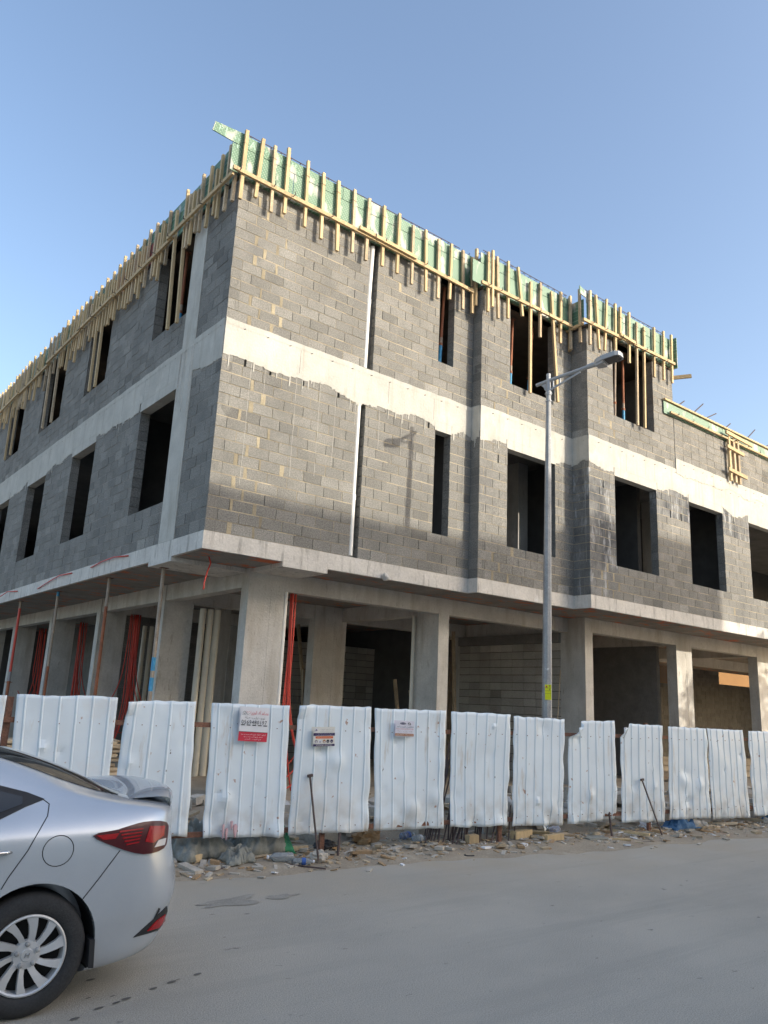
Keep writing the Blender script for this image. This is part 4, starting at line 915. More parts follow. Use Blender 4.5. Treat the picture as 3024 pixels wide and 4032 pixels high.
def arabic(s):
    out = []; i = 0; join = False
    while i < len(s):
        two = s[i:i + 2]
        if two in LIG: out.append(LIG[two][1 if join else 0]); join = False; i += 2; continue
        c = s[i]
        if c not in FORMS: out.append(c); join = False; i += 1; continue
        fm = [chr(int(h, 16)) for h in FORMS[c].split()]
        nxt = i + 1 < len(s) and s[i + 1] in FORMS and s[i + 1] != 'ء'
        dual = len(fm) == 4
        if dual and nxt: out.append(fm[3] if join else fm[2]); join = True
        else: out.append(fm[1] if join and len(fm) > 1 else fm[0]); join = False
        i += 1
    return ''.join(out[::-1])

def poster(name, label, x0, x1, z0, z1, rot, lines, sheet='paper'):
    t = thing(name, label, 'poster', 'advertising posters stuck on the fence sheets')
    cx, cz = (x0 + x1) / 2, (z0 + z1) / 2; W = (x1 - x0) * FD.length / abs(FD.x); H = z1 - z0
    ca, sa = math.cos(rot), math.sin(rot)
    base = 0.075
    def P(a, b, n=0.0):          # a, b in 0..1 of the sheet
        u = (a - .5) * W; v = (b - .5) * H; u2 = u * ca - v * sa; v2 = u * sa + v * ca
        return fp(cx, cz, base) + FD * u2 + Vector((0, 0, v2)) + FN * n
    mb = MB(); rows = [[P(a / 8, b / 8, .003 * nz3(a * .6, b * .6, cx)) for a in range(9)] for b in range(9)]; mb.grid(rows); mb.grid([[p - FN * .05 for p in r][::-1] for r in rows])
    mb.build('poster_sheet', M[sheet], t, smooth=True)
    ux = FD * ca + Vector((0, 0, sa)); uy = Vector((0, 0, ca)) - FD * sa
    for L in lines:
        k = L[0]
        if k == 'r':      # filled rectangle: x0,x1,y0,y1,mat,layer
            mb = MB(); n = .004 + .0012 * L[6]; mb.poly_ext([P(L[1], L[3], n), P(L[2], L[3], n), P(L[2], L[4], n), P(L[1], L[4], n)], FN * -.001); mb.build('printed_block', M[L[5]], t, recalc=True)
        elif k == 'e':
            mb = MB(); n = .004 + .0012 * L[6]; pts = []
            for q in range(18):
                a = 2 * PI * q / 18; pts.append(P((L[1] + L[2]) / 2 + (L[2] - L[1]) / 2 * math.cos(a), (L[3] + L[4]) / 2 + (L[4] - L[3]) / 2 * math.sin(a), n))
            mb.poly_ext(pts, FN * -.001); mb.build('printed_oval', M[L[5]], t, recalc=True)
        elif k == 'p':    # poly line strokes
            mb = MB(); pts = [P(a, b, .006) for a, b in L[1]]
            for p, q in zip(pts, pts[1:]): mb.beam(p, q, L[3], .001)
            mb.build('printed_mark', M[L[2]], t)
        else:             # text: body, x centre, y centre, width, height, mat
            place_text(L[1], L[4] * W, L[5] * H, P(L[2], L[3], .0075), ux, uy, M[L[6]], t)
    return t
A_ = arabic
poster('poster', 'white and red poster with a large black phone number 0569480197 on the fence', -1.05, -0.71, 1.28, 1.645, -0.03, [
    ('r', 0.0, 1.0, 0.0, 0.265, 'f_red', 0), ('r', 0.0, 1.0, .265, .278, 'f_dark', 1),
    ('t', A_('مصاعد آلاء الجزيرة'), .64, .83, .64, .15, 'f_red'), ('t', A_('توريد - تركيب - صيانة'), .5, .68, .70, .085, 'f_dark'), ('t', '0569480197', .49, .555, .88, .115, 'f_dark'),
    ('p', [(.06, .82), (.12, .87), (.24, .77), (.30, .81)], 'f_dark', .006), ('p', [(.06, .76), (.11, .80), (.16, .76)], 'f_dark', .005), ('p', [(.18, .87), (.23, .83), (.29, .87)], 'f_red', .005)] +
    [('r', .05 + .195 * i, .18 + .195 * i, .455, .482, 'f_dark', 0) for i in range(5)] + [
    ('t', A_('الرياض - الملقا - طريق الأمير محمد بن سعد'), .5, .20, .86, .055, 'f_white'), ('t', A_('الدمام - طريق الأمير محمد بن فهد'), .5, .13, .66, .05, 'f_white'), ('t', A_('فرع الكويت - البحرين'), .5, .06, .56, .045, 'f_white')])
poster('poster', 'cream poster with navy bands, an orange pill and five small round photos', -0.135, 0.145, 1.24, 1.455, 0.03, [
    ('r', 0, 1, .545, .69, 'f_navy', 0), ('r', 0, 1, 0.0, .115, 'f_navy', 0), ('r', .13, .89, .40, .52, 'f_orange', 0), ('e', .10, .16, .40, .52, 'f_orange', 0), ('e', .86, .92, .40, .52, 'f_orange', 0),
    ('t', A_('مؤسسة تنفيذ للمقاولات'), .6, .875, .66, .07, 'f_grey'), ('t', A_('الحديد والجرانيتي والمباني'), .6, .78, .64, .07, 'f_grey'), ('t', A_('متخصصون في تنفيذ جميع أعمال البناء'), .5, .645, .86, .05, 'f_lilac'), ('t', A_('هياكل خرسانية وتشطيب كامل'), .5, .58, .72, .045, 'f_lilac'),
    ('t', A_('ترميم وتشطيب وصيانة المباني'), .5, .465, .68, .055, 'f_cream'), ('t', '0563329080 / 0554447571', .5, .055, .74, .06, 'f_white'), ('e', .06, .19, .76, .93, 'f_lilac', 0), ('p', [(.09, .80), (.12, .89), (.13, .80)], 'f_navy', .006), ('p', [(.13, .82), (.15, .85), (.17, .81)], 'f_dark', .004)] +
    [('e', a, a + .135, .165, .345, m_, 0) for a, m_ in ((.07, 'f_grey'), (.245, 'f_lilac'), (.44, 'f_brown'), (.61, 'f_dark'), (.79, 'f_navy'))] + [('e', a + .03, a + .105, .19, .26, m_, 1) for a, m_ in ((.07, 'f_lilac'), (.245, 'f_grey'), (.44, 'f_cream'), (.61, 'f_grey'), (.79, 'f_grey'))], 'f_cream')
poster('poster', 'small pale lilac poster with purple oval, falcon mark and brown strip', 0.99, 1.265, 1.365, 1.555, -0.02, [
    ('e', .23, .56, .76, .90, 'f_navy', 0), ('t', 'FUJI', .395, .83, .24, .075, 'f_white'), ('e', .66, .80, .79, .91, 'f_dark', 0), ('e', .69, .77, .80, .87, 'f_lilac', 1), ('p', [(.645, .85), (.67, .89), (.73, .905)], 'f_dark', .008), ('p', [(.71, .80), (.72, .74)], 'f_dark', .009), ('p', [(.79, .84), (.80, .75)], 'f_dark', .010),
    ('t', A_('فالكون للمصاعد'), .5, .615, .92, .13, 'f_teal'), ('t', 'FALCON ELEVATOR', .5, .485, .92, .085, 'f_pink'), ('t', A_('توريد - تركيب - صيانة'), .5, .355, .80, .085, 'f_grey'), ('t', 'Installation - Maintenance - Supply', .5, .265, .82, .045, 'f_grey'),
    ('r', 0, 1, .05, .20, 'f_brown', 0), ('t', '0568 544458 / 0544 225 016', .5, .125, .9, .07, 'f_cream')], 'f_lilac')

# ------------------------------------------------------------------ the car
HUB = Vector((-3.879, -6.684, 0)); CY = math.radians(-2.5)
car = thing('parked_car', 'silver saloon car cut by the left edge, seen from its rear side', 'car', None, HUB, CY)
CU = Vector((math.cos(CY), math.sin(CY), 0)); CV = Vector((-math.sin(CY), math.cos(CY), 0))
Wd = 0.0; SIDE = 0.015              # the wheel's outer face is at y = 0 of the car frame; the body centre line is at y = CW
CW = 0.885
def lerp(x, T):
    if x <= T[0][0]: return T[0][1]
    for (a, b), (c, d) in zip(T, T[1:]):
        if x <= c: return b + (d - b) * (x - a) / (c - a)
    return T[-1][1]
# rows: z(x) table, rear end, front end, half width, rear corner length, exponent
ROWS = [([(-3.5, .24), (-3, .15), (.45, .14), (1.0, .22)], .90, -3.42, .74, .45, 2.6),
        ([(-3.5, .28), (-3, .19), (.35, .175), (1.0, .28)], .945, -3.48, .845, .52, 2.8),
        ([(-3.5, .42), (.3, .38), (.6, .40), (1.0, .455)], .975, -3.52, .868, .55, 3.0),
        ([(-3.5, .54), (.2, .43), (.6, .47), (1.0, .545)], 1.005, -3.54, .892, .55, 3.0),
        ([(-3.5, .62), (.3, .66), (1.0, .66)], .985, -3.52, .898, .55, 3.0),
        ([(-3.5, .67), (-2.6, .74), (.3, .80), (1.0, .79)], .935, -3.46, .897, .52, 3.0),
        ([(-3.5, .71), (-2.6, .84), (-1, .885), (.3, .915), (1.0, .90)], .925, -3.38, .880, .50, 3.0),
        ([(-3.5, .73), (-2.6, .90), (-1, .945), (.3, .985), (1.0, .985)], .925, -3.25, .845, .46, 3.0),
        ([(-3.4, .74), (-2.6, .94), (-1.9, .99), (-.6, 1.00), (.0, 1.045), (.45, 1.05), (.95, 1.045)], .935, -3.05, .790, .42, 3.0),
        ([(-3.2, .76), (-2.4, .95), (-1.9, 1.01), (-.6, 1.06), (0, 1.10), (.45, 1.085), (.9, 1.06)], .80, -2.55, .735, .40, 3.2),
        ([(-2.3, .95), (-1.9, 1.03), (-1.2, 1.28), (-.7, 1.30), (-.25, 1.265), (0, 1.20), (.3, 1.12), (.7, 1.075)], .60, -2.05, .625, .45, 3.6),
        ([(-2.2, .98), (-1.85, 1.06), (-1.15, 1.40), (-.7, 1.425), (-.25, 1.375), (0, 1.31), (.25, 1.225), (.55, 1.10)], .50, -1.95, .46, .30, 3.0),
        ([(-2.2, .99), (-1.85, 1.07), (-1.15, 1.425), (-.7, 1.45), (-.25, 1.395), (0, 1.33), (.25, 1.245), (.5, 1.12)], .46, -1.92, .20, .20, 2.4)]
def plan(xr, xf, w, A, n):
    pts = []
    for th in (0, 18, 34, 48, 60, 70, 79, 87):
        t = math.radians(th); pts.append((xr - A + A * math.cos(t) ** (2 / n), w * math.sin(t) ** (2 / n)))
    xa, xb = xr - A - .06, xf + .75
    for k in range(13): pts.append((xa + (xb - xa) * k / 12, w))
    for th in (75, 60, 45, 28, 12, 0):
        t = math.radians(th); pts.append((xf + .75 - .75 * math.cos(t) ** (2 / 2.6), w * math.sin(t) ** (2 / 2.6)))
    return pts
bm = bmesh.new(); grid_ = []
for (zt, xr, xf, w, A, n) in ROWS:
    P = plan(xr, xf, w, A, n); full = [(x, -y) for x, y in P] + [(x, y) for x, y in P[-2:0:-1]]
    grid_.append([bm.verts.new((x, CW + y, lerp(x, zt))) for x, y in full])
K = len(grid_[0])
for r0, r1 in zip(grid_, grid_[1:]):
    for k in range(K): bm.faces.new((r0[k], r0[(k + 1) % K], r1[(k + 1) % K], r1[k]))
bot = grid_[0]; H = len(plan(1, -3, .5, .3, 3))
for ring in (grid_[-1], grid_[0]):
    for k in range(1, H - 1):
        a, b, c, d = ring[k], ring[k + 1] if k + 1 < H else None, None, None
    for k in range(0, H - 1):
        q = [ring[k], ring[k + 1], ring[(K - k - 1) % K], ring[(K - k) % K]]
        u = []
        for v in q:
            if v not in u: u.append(v)
        if len(u) >= 3:
            try: bm.faces.new(u)
            except ValueError: pass
bmesh.ops.recalc_face_normals(bm, faces=bm.faces)
me = bpy.data.meshes.new('body'); bm.to_mesh(me); bm.free()
tmp = bpy.data.objects.new('tmp', me); COL.objects.link(tmp)
s1 = tmp.modifiers.new('s', 'SUBSURF'); s1.levels = 2; s1.render_levels = 2
cutters = []
for hx in (0.0, -2.70):
    for y0, y1 in ((-.3, .27), (2 * CW - .27, 2 * CW + .3)):
        cm = MB(); cm.tube([(hx, y0, .325), (hx, y1, .325)], .362, 48); co = cm.build('cut', M['dark']); cutters.append(co)
        bo = tmp.modifiers.new('b', 'BOOLEAN'); bo.operation = 'DIFFERENCE'; bo.object = co; bo.solver = 'EXACT'
bpy.context.view_layer.update(); dg = bpy.context.evaluated_depsgraph_get()
bme = bpy.data.meshes.new_from_object(tmp.evaluated_get(dg))
bpy.data.objects.remove(tmp)
for co in cutters: bpy.data.objects.remove(co)
bme.materials.clear(); bme.materials.append(M['carpaint'])
if len(bme.materials): bme.polygons.foreach_set('material_index', [0] * len(bme.polygons))
bme.polygons.foreach_set('use_smooth', [True] * len(bme.polygons)); bme.name = 'body'
try: bme.set_sharp_from_angle(angle=math.radians(38))
except Exception: pass
body = link('body', bme, car)
bvh = BVHTree.FromPolygons([v.co.copy() for v in bme.vertices], [tuple(p.vertices) for p in bme.polygons])
EL = Vector(((EYE - HUB).dot(CU), (EYE - HUB).dot(CV), EYE.z))
def onbody(x, z):
    q = Vector((x, 0, z)); d = (q - EL).normalized()
    h, nrm, i, dist = bvh.ray_cast(EL, d)
    if h is None or (h - q).length > 1.6:
        h, nrm, i, dist = bvh.find_nearest(q)
    if nrm.dot(d) > 0: nrm = -nrm
    return h, nrm
def patch(name, poly, off, m, parent=car, mirror=False, cuts=4, skirt=.012, label=None):
    bm = bmesh.new(); vs = [bm.verts.new((x, 0, z)) for x, z in poly]; f = bm.faces.new(vs)
    bmesh.ops.triangulate(bm, faces=[f]); bmesh.ops.subdivide_edges(bm, edges=bm.edges, cuts=cuts, use_grid_fill=True)
    for v in bm.verts:
        h, n = onbody(v.co.x, v.co.z); v.co = h + n * off
    be = [e for e in bm.edges if len(e.link_faces) == 1]
    r = bmesh.ops.extrude_edge_only(bm, edges=be)
    c = Vector((0, CW, .7))
    for v in [g for g in r['geom'] if isinstance(g, bmesh.types.BMVert)]:
        h, n, i, d = bvh.find_nearest(v.co); v.co = h + (h - v.co).normalized() * .004 if (h - v.co).length > 1e-6 else h
    bmesh.ops.recalc_face_normals(bm, faces=bm.faces)
    me = bpy.data.meshes.new(name); bm.to_mesh(me); bm.free(); me.materials.append(M[m]); me.polygons.foreach_set('use_smooth', [True] * len(me.polygons))
    try: me.set_sharp_from_angle(angle=math.radians(40))
    except Exception: pass
    o = link(name, me, parent)
    if label: o['label'] = label
    if mirror:
        m2 = me.copy()
        for v in m2.vertices: v.co.y = 2 * CW - v.co.y
        m2.flip_normals(); link(name, m2, parent)
    return o
def seam(name, pts, r, m='dark', parent=car, closed=False):
    P = []
    n = len(pts)
    for i in range(n if closed else n - 1):
        a, b = pts[i], pts[(i + 1) % n]
        for k in range(6): P.append((a[0] + (b[0] - a[0]) * k / 6, a[1] + (b[1] - a[1]) * k / 6))
    P.append(pts[0] if closed else pts[-1])
    mb = MB(); mb.tube([onbody(x, z)[0] for x, z in P], r, 6, cap=not closed); return mb.build(name, M[m], parent, smooth=True)
def smooth_closed(pts, k=4):
    out = []; n = len(pts)
    for i in range(n):
        p0, p1, p2, p3 = [Vector(pts[(i + j - 1) % n]) for j in range(4)]
        for q in range(k):
            t = q / k; out.append(tuple(.5 * ((2 * p1) + (-p0 + p2) * t + (2 * p0 - 5 * p1 + 4 * p2 - p3) * t * t + (-p0 + 3 * p1 - 3 * p2 + p3) * t ** 3)))
    return out
# glazing
patch('side_window_surround', [(-2.1, 1.0), (-.9, 1.0), (-.25, 1.03), (-.13, 1.09), (-.03, 1.13), (-.04, 1.135), (-.13, 1.17), (-.28, 1.21), (-.8, 1.29), (-1.2, 1.27)], .004, 'black', mirror=True, cuts=5)
patch('side_window', [(-1.05, 1.03), (-.9, 1.025), (-.30, 1.045), (-.145, 1.105), (-.15, 1.145), (-.30, 1.185), (-.8, 1.262), (-1.05, 1.26)], .008, 'carglass', mirror=True, cuts=4)
def topface(name, poly, off, m):
    bm = bmesh.new(); f = bm.faces.new([bm.verts.new((x, y, 3)) for x, y in poly]); bmesh.ops.triangulate(bm, faces=[f]); bmesh.ops.subdivide_edges(bm, edges=bm.edges, cuts=7, use_grid_fill=True)
    for v in bm.verts:
        h, n, i, d = bvh.ray_cast(Vector((v.co.x, CW + v.co.y, 3)), Vector((0, 0, -1)))
        if h is not None:
            if n.z < 0: n = -n
            v.co = h + n * off
    bmesh.ops.recalc_face_normals(bm, faces=bm.faces)
    me = bpy.data.meshes.new(name); bm.to_mesh(me); bm.free(); me.materials.append(M[m]); me.polygons.foreach_set('use_smooth', [True] * len(me.polygons)); return link(name, me, car)
topface('rear_window', [(-.22, -.50), (.12, -.56), (.36, -.585), (.50, -.56), (.535, -.45), (.55, 0), (.535, .45), (.50, .56), (.36, .585), (.12, .56), (-.22, .50), (-.24, 0)], .005, 'carglass')
topface('windscreen', [(-1.88, -.60), (-1.25, -.50), (-1.22, 0), (-1.25, .50), (-1.88, .60), (-1.95, 0)], .005, 'carglass')
# roof fin
mb = MB(); mb.poly_ext([(-.44, CW - .012, 1.385), (-.27, CW - .012, 1.37), (-.24, CW - .005, 1.455), (-.28, CW - .005, 1.46), (-.36, CW - .01, 1.425)], (0, .024, 0)); mb.build('antenna_fin', M['carpaint'], car, recalc=True)
# boot spoiler
rows = []
for k in range(21):
    y = -.64 + 1.28 * k / 20; t = 1 - (abs(y) / .64) ** 4; xo = -.16 * (abs(y) / .64) ** 2.2
    def q(x, z): return (x + xo, CW + y, z)
    zb0 = 1.055
    rows.append([q(.60, zb0 + .02), q(.70, zb0 + .035 + .018 * t), q(.82, zb0 + .04 + .030 * t), q(.93, zb0 + .045 + .035 * t), q(.985, zb0 + .035 + .028 * t), q(.985, zb0 - .02), q(.95, zb0 - .09), q(.85, zb0 - .10)])
mb = MB(); mb.grid(rows); o = mb.build('boot_spoiler', M['carpaint'], car, smooth=True, recalc=True); ss = o.modifiers.new('s', 'SUBSURF'); ss.levels = 1; ss.render_levels = 1
# tail lamp
tl = patch('tail_light', smooth_closed([(.27, .92), (.41, .945), (.56, .98), (.70, .975), (.715, .90), (.70, .825), (.58, .80), (.41, .85)], 3), .012, 'lensdark', mirror=True, cuts=3)
for i in range(5):
    z = .93 - i * .018; patch('light_strip', [(.42 + i * .012, z - .003), (.56 - i * .004, z + .008), (.56 - i * .004, z + .016), (.42 + i * .012, z + .006)], .016, 'lensred', tl, cuts=2)
patch('light_panel', [(.285, .918), (.42, .925), (.40, .895), (.33, .893)], .0155, 'lensred', tl, cuts=2)
patch('light_panel', [(.60, .955), (.69, .955), (.69, .90), (.63, .86), (.58, .87), (.62, .91)], .0155, 'lensred', tl, cuts=2)
patch('reverse_lamp', [(.64, .835), (.70, .845), (.705, .885), (.66, .875)], .016, 'lensclear', tl, cuts=2)
# bumper reflector
rf = patch('bumper_trim', [(.58, .345), (.69, .43), (.765, .495), (.775, .45), (.765, .41), (.72, .365)], .006, 'black', mirror=True, cuts=4)
patch('reflector', [(.655, .372), (.70, .418), (.755, .452), (.757, .415), (.72, .382)], .012, 'lensred', rf, cuts=3)
# seams, fuel flap, handle
seam('door_seam', [(-.04, 1.132), (0, 1.105), (.0, 1.04), (-.08, .86), (-.16, .73), (-.19, .67)], .003)
seam('bumper_seam', [(.44, .83), (.34, .69), (.24, .56)], .003)
seam('fuel_flap', [(.085 + .085 * math.cos(a * PI / 12), .85 + .082 * math.sin(a * PI / 12)) for a in range(24)], .0026, closed=True)
seam('sill_seam', [(-.36, .22), (-1.2, .205), (-2.3, .205)], .004)
seam('front_door_seam', [(-1.08, 1.02), (-1.1, .8), (-1.08, .3)], .004)
hd = MB(); hd.tube([onbody(-.34, .855)[0] + Vector((0, -.006, 0)), onbody(-.28, .858)[0] + Vector((0, -.035, 0)), onbody(-.20, .862)[0] + Vector((0, -.035, 0)), onbody(-.165, .858)[0] + Vector((0, -.006, 0))], [.008, .014, .013, .007], 10); hd.build('door_handle', M['chrome'], car, smooth=True)
pl = MB(); pl.box(1.0, 1.012, CW - .26, CW + .26, .62, .73); pl.build('number_plate', M['f_white'], car)
for s in (-1, 1):
    m_ = MB(); m_.obox((-1.55, CW + s * .98, 1.03), (.06, 0, 0), (0, .10, 0), (0, 0, .06)); m_.build('wing_mirror', M['carpaint'], car)
    m_ = MB(); m_.obox((-3.28, CW + s * .62, .66), (.10, -.0, 0), (0, .17, 0), (0, 0, .05)); m_.build('headlight', M['lensclear'], car)
    y_ = CW + s * .82
    m_ = MB(); m_.hexa([(.335, y_ - .07, .215), (.365, y_ - .07, .21), (.365, y_ + .07, .21), (.335, y_ + .07, .215), (.325, y_ - .07, .36), (.355, y_ - .07, .36), (.355, y_ + .07, .36), (.325, y_ + .07, .36)]); m_.build('mud_flap', M['black'], car)
# wheel wells
for hx in (0, -2.70):
    for sgn, y0 in ((1, .03), (-1, 2 * CW - .03)):
        wl = MB(); rows = []
        for k in range(25):
            a = PI * k / 24 - .25 + .5 * k / 24 * 0; a = -.35 + (PI + .7) * k / 24
            rows.append([(hx + .358 * math.cos(a), y0, .325 + .358 * math.sin(a)), (hx + .358 * math.cos(a), y0 + sgn * .26, .325 + .358 * math.sin(a))])
        wl.grid(rows); wl.build('wheel_well', M['dark'], car)
def lathe(mb, prof, n, cx, cz, sy=1.0, oy=0.0):
    rows = []
    for k in range(n + 1):
        a = 2 * PI * k / n; rows.append([(cx + r * math.cos(a), oy + sy * y, cz + r * math.sin(a)) for r, y in prof])
    mb.grid(rows)
def wheel(hx, oy, sy):
    w = bpy.data.objects.new('wheel', None); COL.objects.link(w); w.parent = car
    cz = .317
    mb = MB(); lathe(mb, [(.205, .03), (.215, .012), (.235, .003), (.275, .004), (.298, .016), (.312, .035), (.317, .06), (.317, .17), (.305, .195), (.25, .205), (.205, .19)], 64, hx, cz, sy, oy); mb.build('tyre', M['rubber'], w, smooth=True, recalc=True)
    mb = MB()
    lathe(mb, [(.207, .03), (.206, .014), (.198, .010), (.190, .018), (.186, .05), (.186, .14)], 64, hx, cz, sy, oy)
    lathe(mb, [(.0, .022), (.030, .022), (.034, .026), (.070, .030), (.078, .05)], 40, hx, cz, sy, oy)
    for k in range(10):
        a0 = 2 * PI * k / 10 + .1; wide = 1.0 if k % 2 == 0 else .55
        pts = []
        for r, tw, hw, yy in ((.062, 0.0, .017, .030), (.10, .05, .017, .022), (.15, .13, .022, .016), (.192, .20, .030, .016)):
            a = a0 + tw; c, s = math.cos(a), math.sin(a); h = hw * (0.6 + .4 * wide)
            pts.append(((hx + r * c + h * s, oy + sy * yy, cz + r * s - h * c), (hx + r * c - h * s, oy + sy * (yy + .006), cz + r * s + h * c), (hx + r * c - h * s, oy + sy * (yy + .03), cz + r * s + h * c), (hx + r * c + h * s, oy + sy * (yy + .03), cz + r * s - h * c)))
        mb.grid([list(p) + [p[0]] for p in pts])
    mb.build('rim', M['rim'], w, recalc=True)
    mb = MB(); lathe(mb, [(.0, .075), (.19, .075)], 40, hx, cz, sy, oy); mb.build('dark_backing_disc', M['dark'], w)  # near-black backing disc, painted stand-in for the shade behind the spokes
    for k in range(5):
        a = 2 * PI * k / 5 + .4; mb = MB(); x, z = hx + .056 * math.cos(a), cz + .056 * math.sin(a)
        lathe(mb, [(.0, .010), (.008, .010), (.0125, .016), (.0125, .04)], 12, x, z, sy, oy); mb.build('wheel_nut', M['galv'], w, smooth=True)
    mb = MB(); yy = oy + sy * .019
    for x0, x1 in ((-.012, -.006), (.006, .012)): mb.hexa([(hx + x0 - .003, yy, cz - .011), (hx + x1 - .003, yy, cz - .011), (hx + x1 - .003, yy + sy * .004, cz - .011), (hx + x0 - .003, yy + sy * .004, cz - .011), (hx + x0 + .003, yy, cz + .011), (hx + x1 + .003, yy, cz + .011), (hx + x1 + .003, yy + sy * .004, cz + .011), (hx + x0 + .003, yy + sy * .004, cz + .011)])
    mb.box(hx - .008, hx + .008, min(yy, yy + sy * .004), max(yy, yy + sy * .004), cz - .003, cz + .003); mb.build('wheel_emblem', M['chrome'], w, recalc=True)
for hx in (0, -2.70):
    wheel(hx, 0.0, 1.0); wheel(hx, 2 * CW, -1.0)

# ------------------------------------------------------------------ litter, timber and rubble on the verge
def gz(x, y): return ground_z(x, y) + .006 if y > edge_y(x) - .1 else 0.0
def lump(name, x, y, r, m, label, cat, group=None, sq=(1, 1, .7), seed=0, rough=.35, sub=3, freq=2.2):
    bm = bmesh.new(); bmesh.ops.create_icosphere(bm, subdivisions=sub, radius=1)
    for v in bm.verts:
        d = v.co.normalized(); k = 1 + rough * nz3(d.x * freq + seed, d.y * freq, d.z * freq) + rough * .4 * nz3(d.x * freq * 3 + seed, d.y * freq * 3, d.z * freq * 3)
        v.co = Vector((d.x * sq[0], d.y * sq[1], d.z * sq[2])) * k * r
    me = bpy.data.meshes.new(name); bm.to_mesh(me); bm.free(); me.materials.append(M[m])
    o = link(name, me); o.location = (x, y, gz(x, y) + r * sq[2] * .6); return tag(o, label, cat, group)
def plank(x, y, ang, ln, w, h, label, m='wood_old', cat='plank', dz=0.0, tilt=0.0, group='scrap timber on the verge', name='scrap_plank'):
    mb = MB(); mb.cur = R.uniform(.75, 1.25); d = Vector((math.cos(ang), math.sin(ang), math.tan(tilt))); c = Vector((x, y, gz(x, y) + h / 2 + dz))
    mb.obox(c, d * ln / 2, Vector((-math.sin(ang), math.cos(ang), 0)) * w / 2, (0, 0, h / 2))
    n = len(mb.v); mb.v = [tuple(c_ + R.uniform(-.006, .006) for c_ in v) for v in mb.v]
    return tag(mb.build(name, M[m]), label, cat, group)
def tarp(x, y, lx, ly, hgt, m, label, seed, ang=0.0, mats=None):
    mb = MB(); rows = []; n = 46
    for j in range(n + 1):
        row = []
        for i in range(n + 1):
            s, t = i / n, j / n; u = (s - .5) * lx * (1 + .15 * nz3(t * 3, seed)); v = (t - .5) * ly * (1 + .2 * nz3(s * 3, seed + 3))
            px = x + u * math.cos(ang) - v * math.sin(ang); py = y + u * math.sin(ang) + v * math.cos(ang)
            dome = max(0, 1 - (2 * s - 1) ** 2) * max(0, 1 - (2 * t - 1) ** 2)
            rid = 1 - abs(nz3(s * 3.2 + seed, t * 3.2, seed)) * 1.7
            r2 = 1 - abs(nz3(s * 7.5 + seed, t * 6.5, seed + 4)) * 2.2; z = hgt * (dome ** .5) * (.22 + .50 * max(0, rid) ** 1.3 + .28 * max(0, r2)) + .08 * hgt * abs(nz3(s * 16, t * 16, seed)) + .006
            row.append((px + .03 * nz3(s * 7, t * 7, seed + 5), py + .03 * nz3(s * 7, t * 7, seed + 9), gz(px, py) + z))
        rows.append(row)
    mb.grid(rows)
    if mats:
        for k in range(len(mb.f)):
            i = k % n; mb.m[k] = 1 if i / n > .80 + .05 * nz3(k // n * .3, 1) else 0
    o = mb.build('crumpled_tarp', [M[q] for q in (mats or [m])], smooth=True); s_ = o.modifiers.new('t', 'SOLIDIFY'); s_.thickness = .004
    return tag(o, label, 'tarp', 'crumpled tarps on the verge')
tarp(-1.20, -3.28, .66, .5, .42, 'tarp_grey', 'grey-green crumpled tarp beside the rear of the silver car', 2.3, .1)
tarp(-0.48, -3.36, .66, .5, .44, 'tarp_grey', 'crumpled grey tarp with a bright green flap below the poster sheet', 8.1, -.1, ['tarp_grey', 'tarp_green'])
tarp(-0.94, -3.66, .36, .26, .17, 'tarp_grey', 'small pale grey cloth bundle among scrap boards', 4.7, .2)
tarp(6.55, -4.28, .75, .3, .2, 'tarp_blue', 'blue netting bunched under the ninth fence sheet', 6.6, .0)
tarp(9.1, -4.55, .6, .3, .16, 'tarp_blue', 'blue bag crushed under the far right fence sheet', 9.9, .0)
plank(-1.14, -3.27, .1, .30, .16, .035, 'flat grey board tucked under the small cloth bundle', dz=.04)
plank(-0.72, -3.15, -.2, .34, .10, .05, 'thick pale board end between the two tarps', 'wood', dz=.05)
plank(-1.36, -3.52, .1, .12, .08, .07, 'squared pale timber offcut beside the car bumper', 'wood')
plank(-0.33, -3.50, .02, .78, .055, .05, 'long weathered pole lying towards the rusty post', 'wood_old')
plank(-0.72, -3.62, .25, .5, .09, .015, 'thin dark board lying near the plastic bottles', 'wood_old', dz=.01)
plank(2.28, -3.93, .0, .17, .09, .10, 'squared timber block in front of the leaning rebar bundle', 'wood')
plank(3.20, -3.95, .08, .34, .10, .10, 'thick yellowish timber offcut right of the second post', 'wood')
plank(3.60, -4.17, .02, .36, .08, .07, 'sawn timber piece near the road edge', 'wood')
plank(3.92, -4.02, -.5, .26, .16, .03, 'grey board piece lying flat behind the sawn timber')
plank(4.33, -4.30, -.12, .34, .17, .025, 'pale green tile-like board on the dirt', 'tarp_grey', cat='board', name='scrap_board')
plank(5.15, -4.25, -1.2, .65, .07, .03, 'long brown lath pointing at the road', 'wood')
plank(4.70, -4.45, -.6, .30, .07, .02, 'short pale lath beside the greenish board', 'wood')
plank(7.10, -4.42, -.3, .36, .16, .03, 'brown board lying flat below the tenth sheet')
plank(7.65, -4.40, -1.0, .40, .12, .03, 'tilted brown board right of the pale rocks', tilt=.12)
plank(8.70, -4.35, -1.4, .62, .07, .05, 'dark timber pole near the right end of the verge')
plank(3.74, -3.75, -.7, .38, .09, .03, 'yellow-brown strip below the sixth sheet', 'wood')
plank(1.84, -3.72, -.3, .22, .12, .02, 'dark square board near the blue-tinted bottles')
plank(2.95, -4.22, .1, .09, .06, .04, 'small white foam block on the road edge', 'f_white', cat='block', name='foam_block')
lump('rock', -0.06, -3.90, .10, 'stone', 'pale broken rock at the foot of the first rusty post', 'rock', 'rocks on the verge', seed=3)
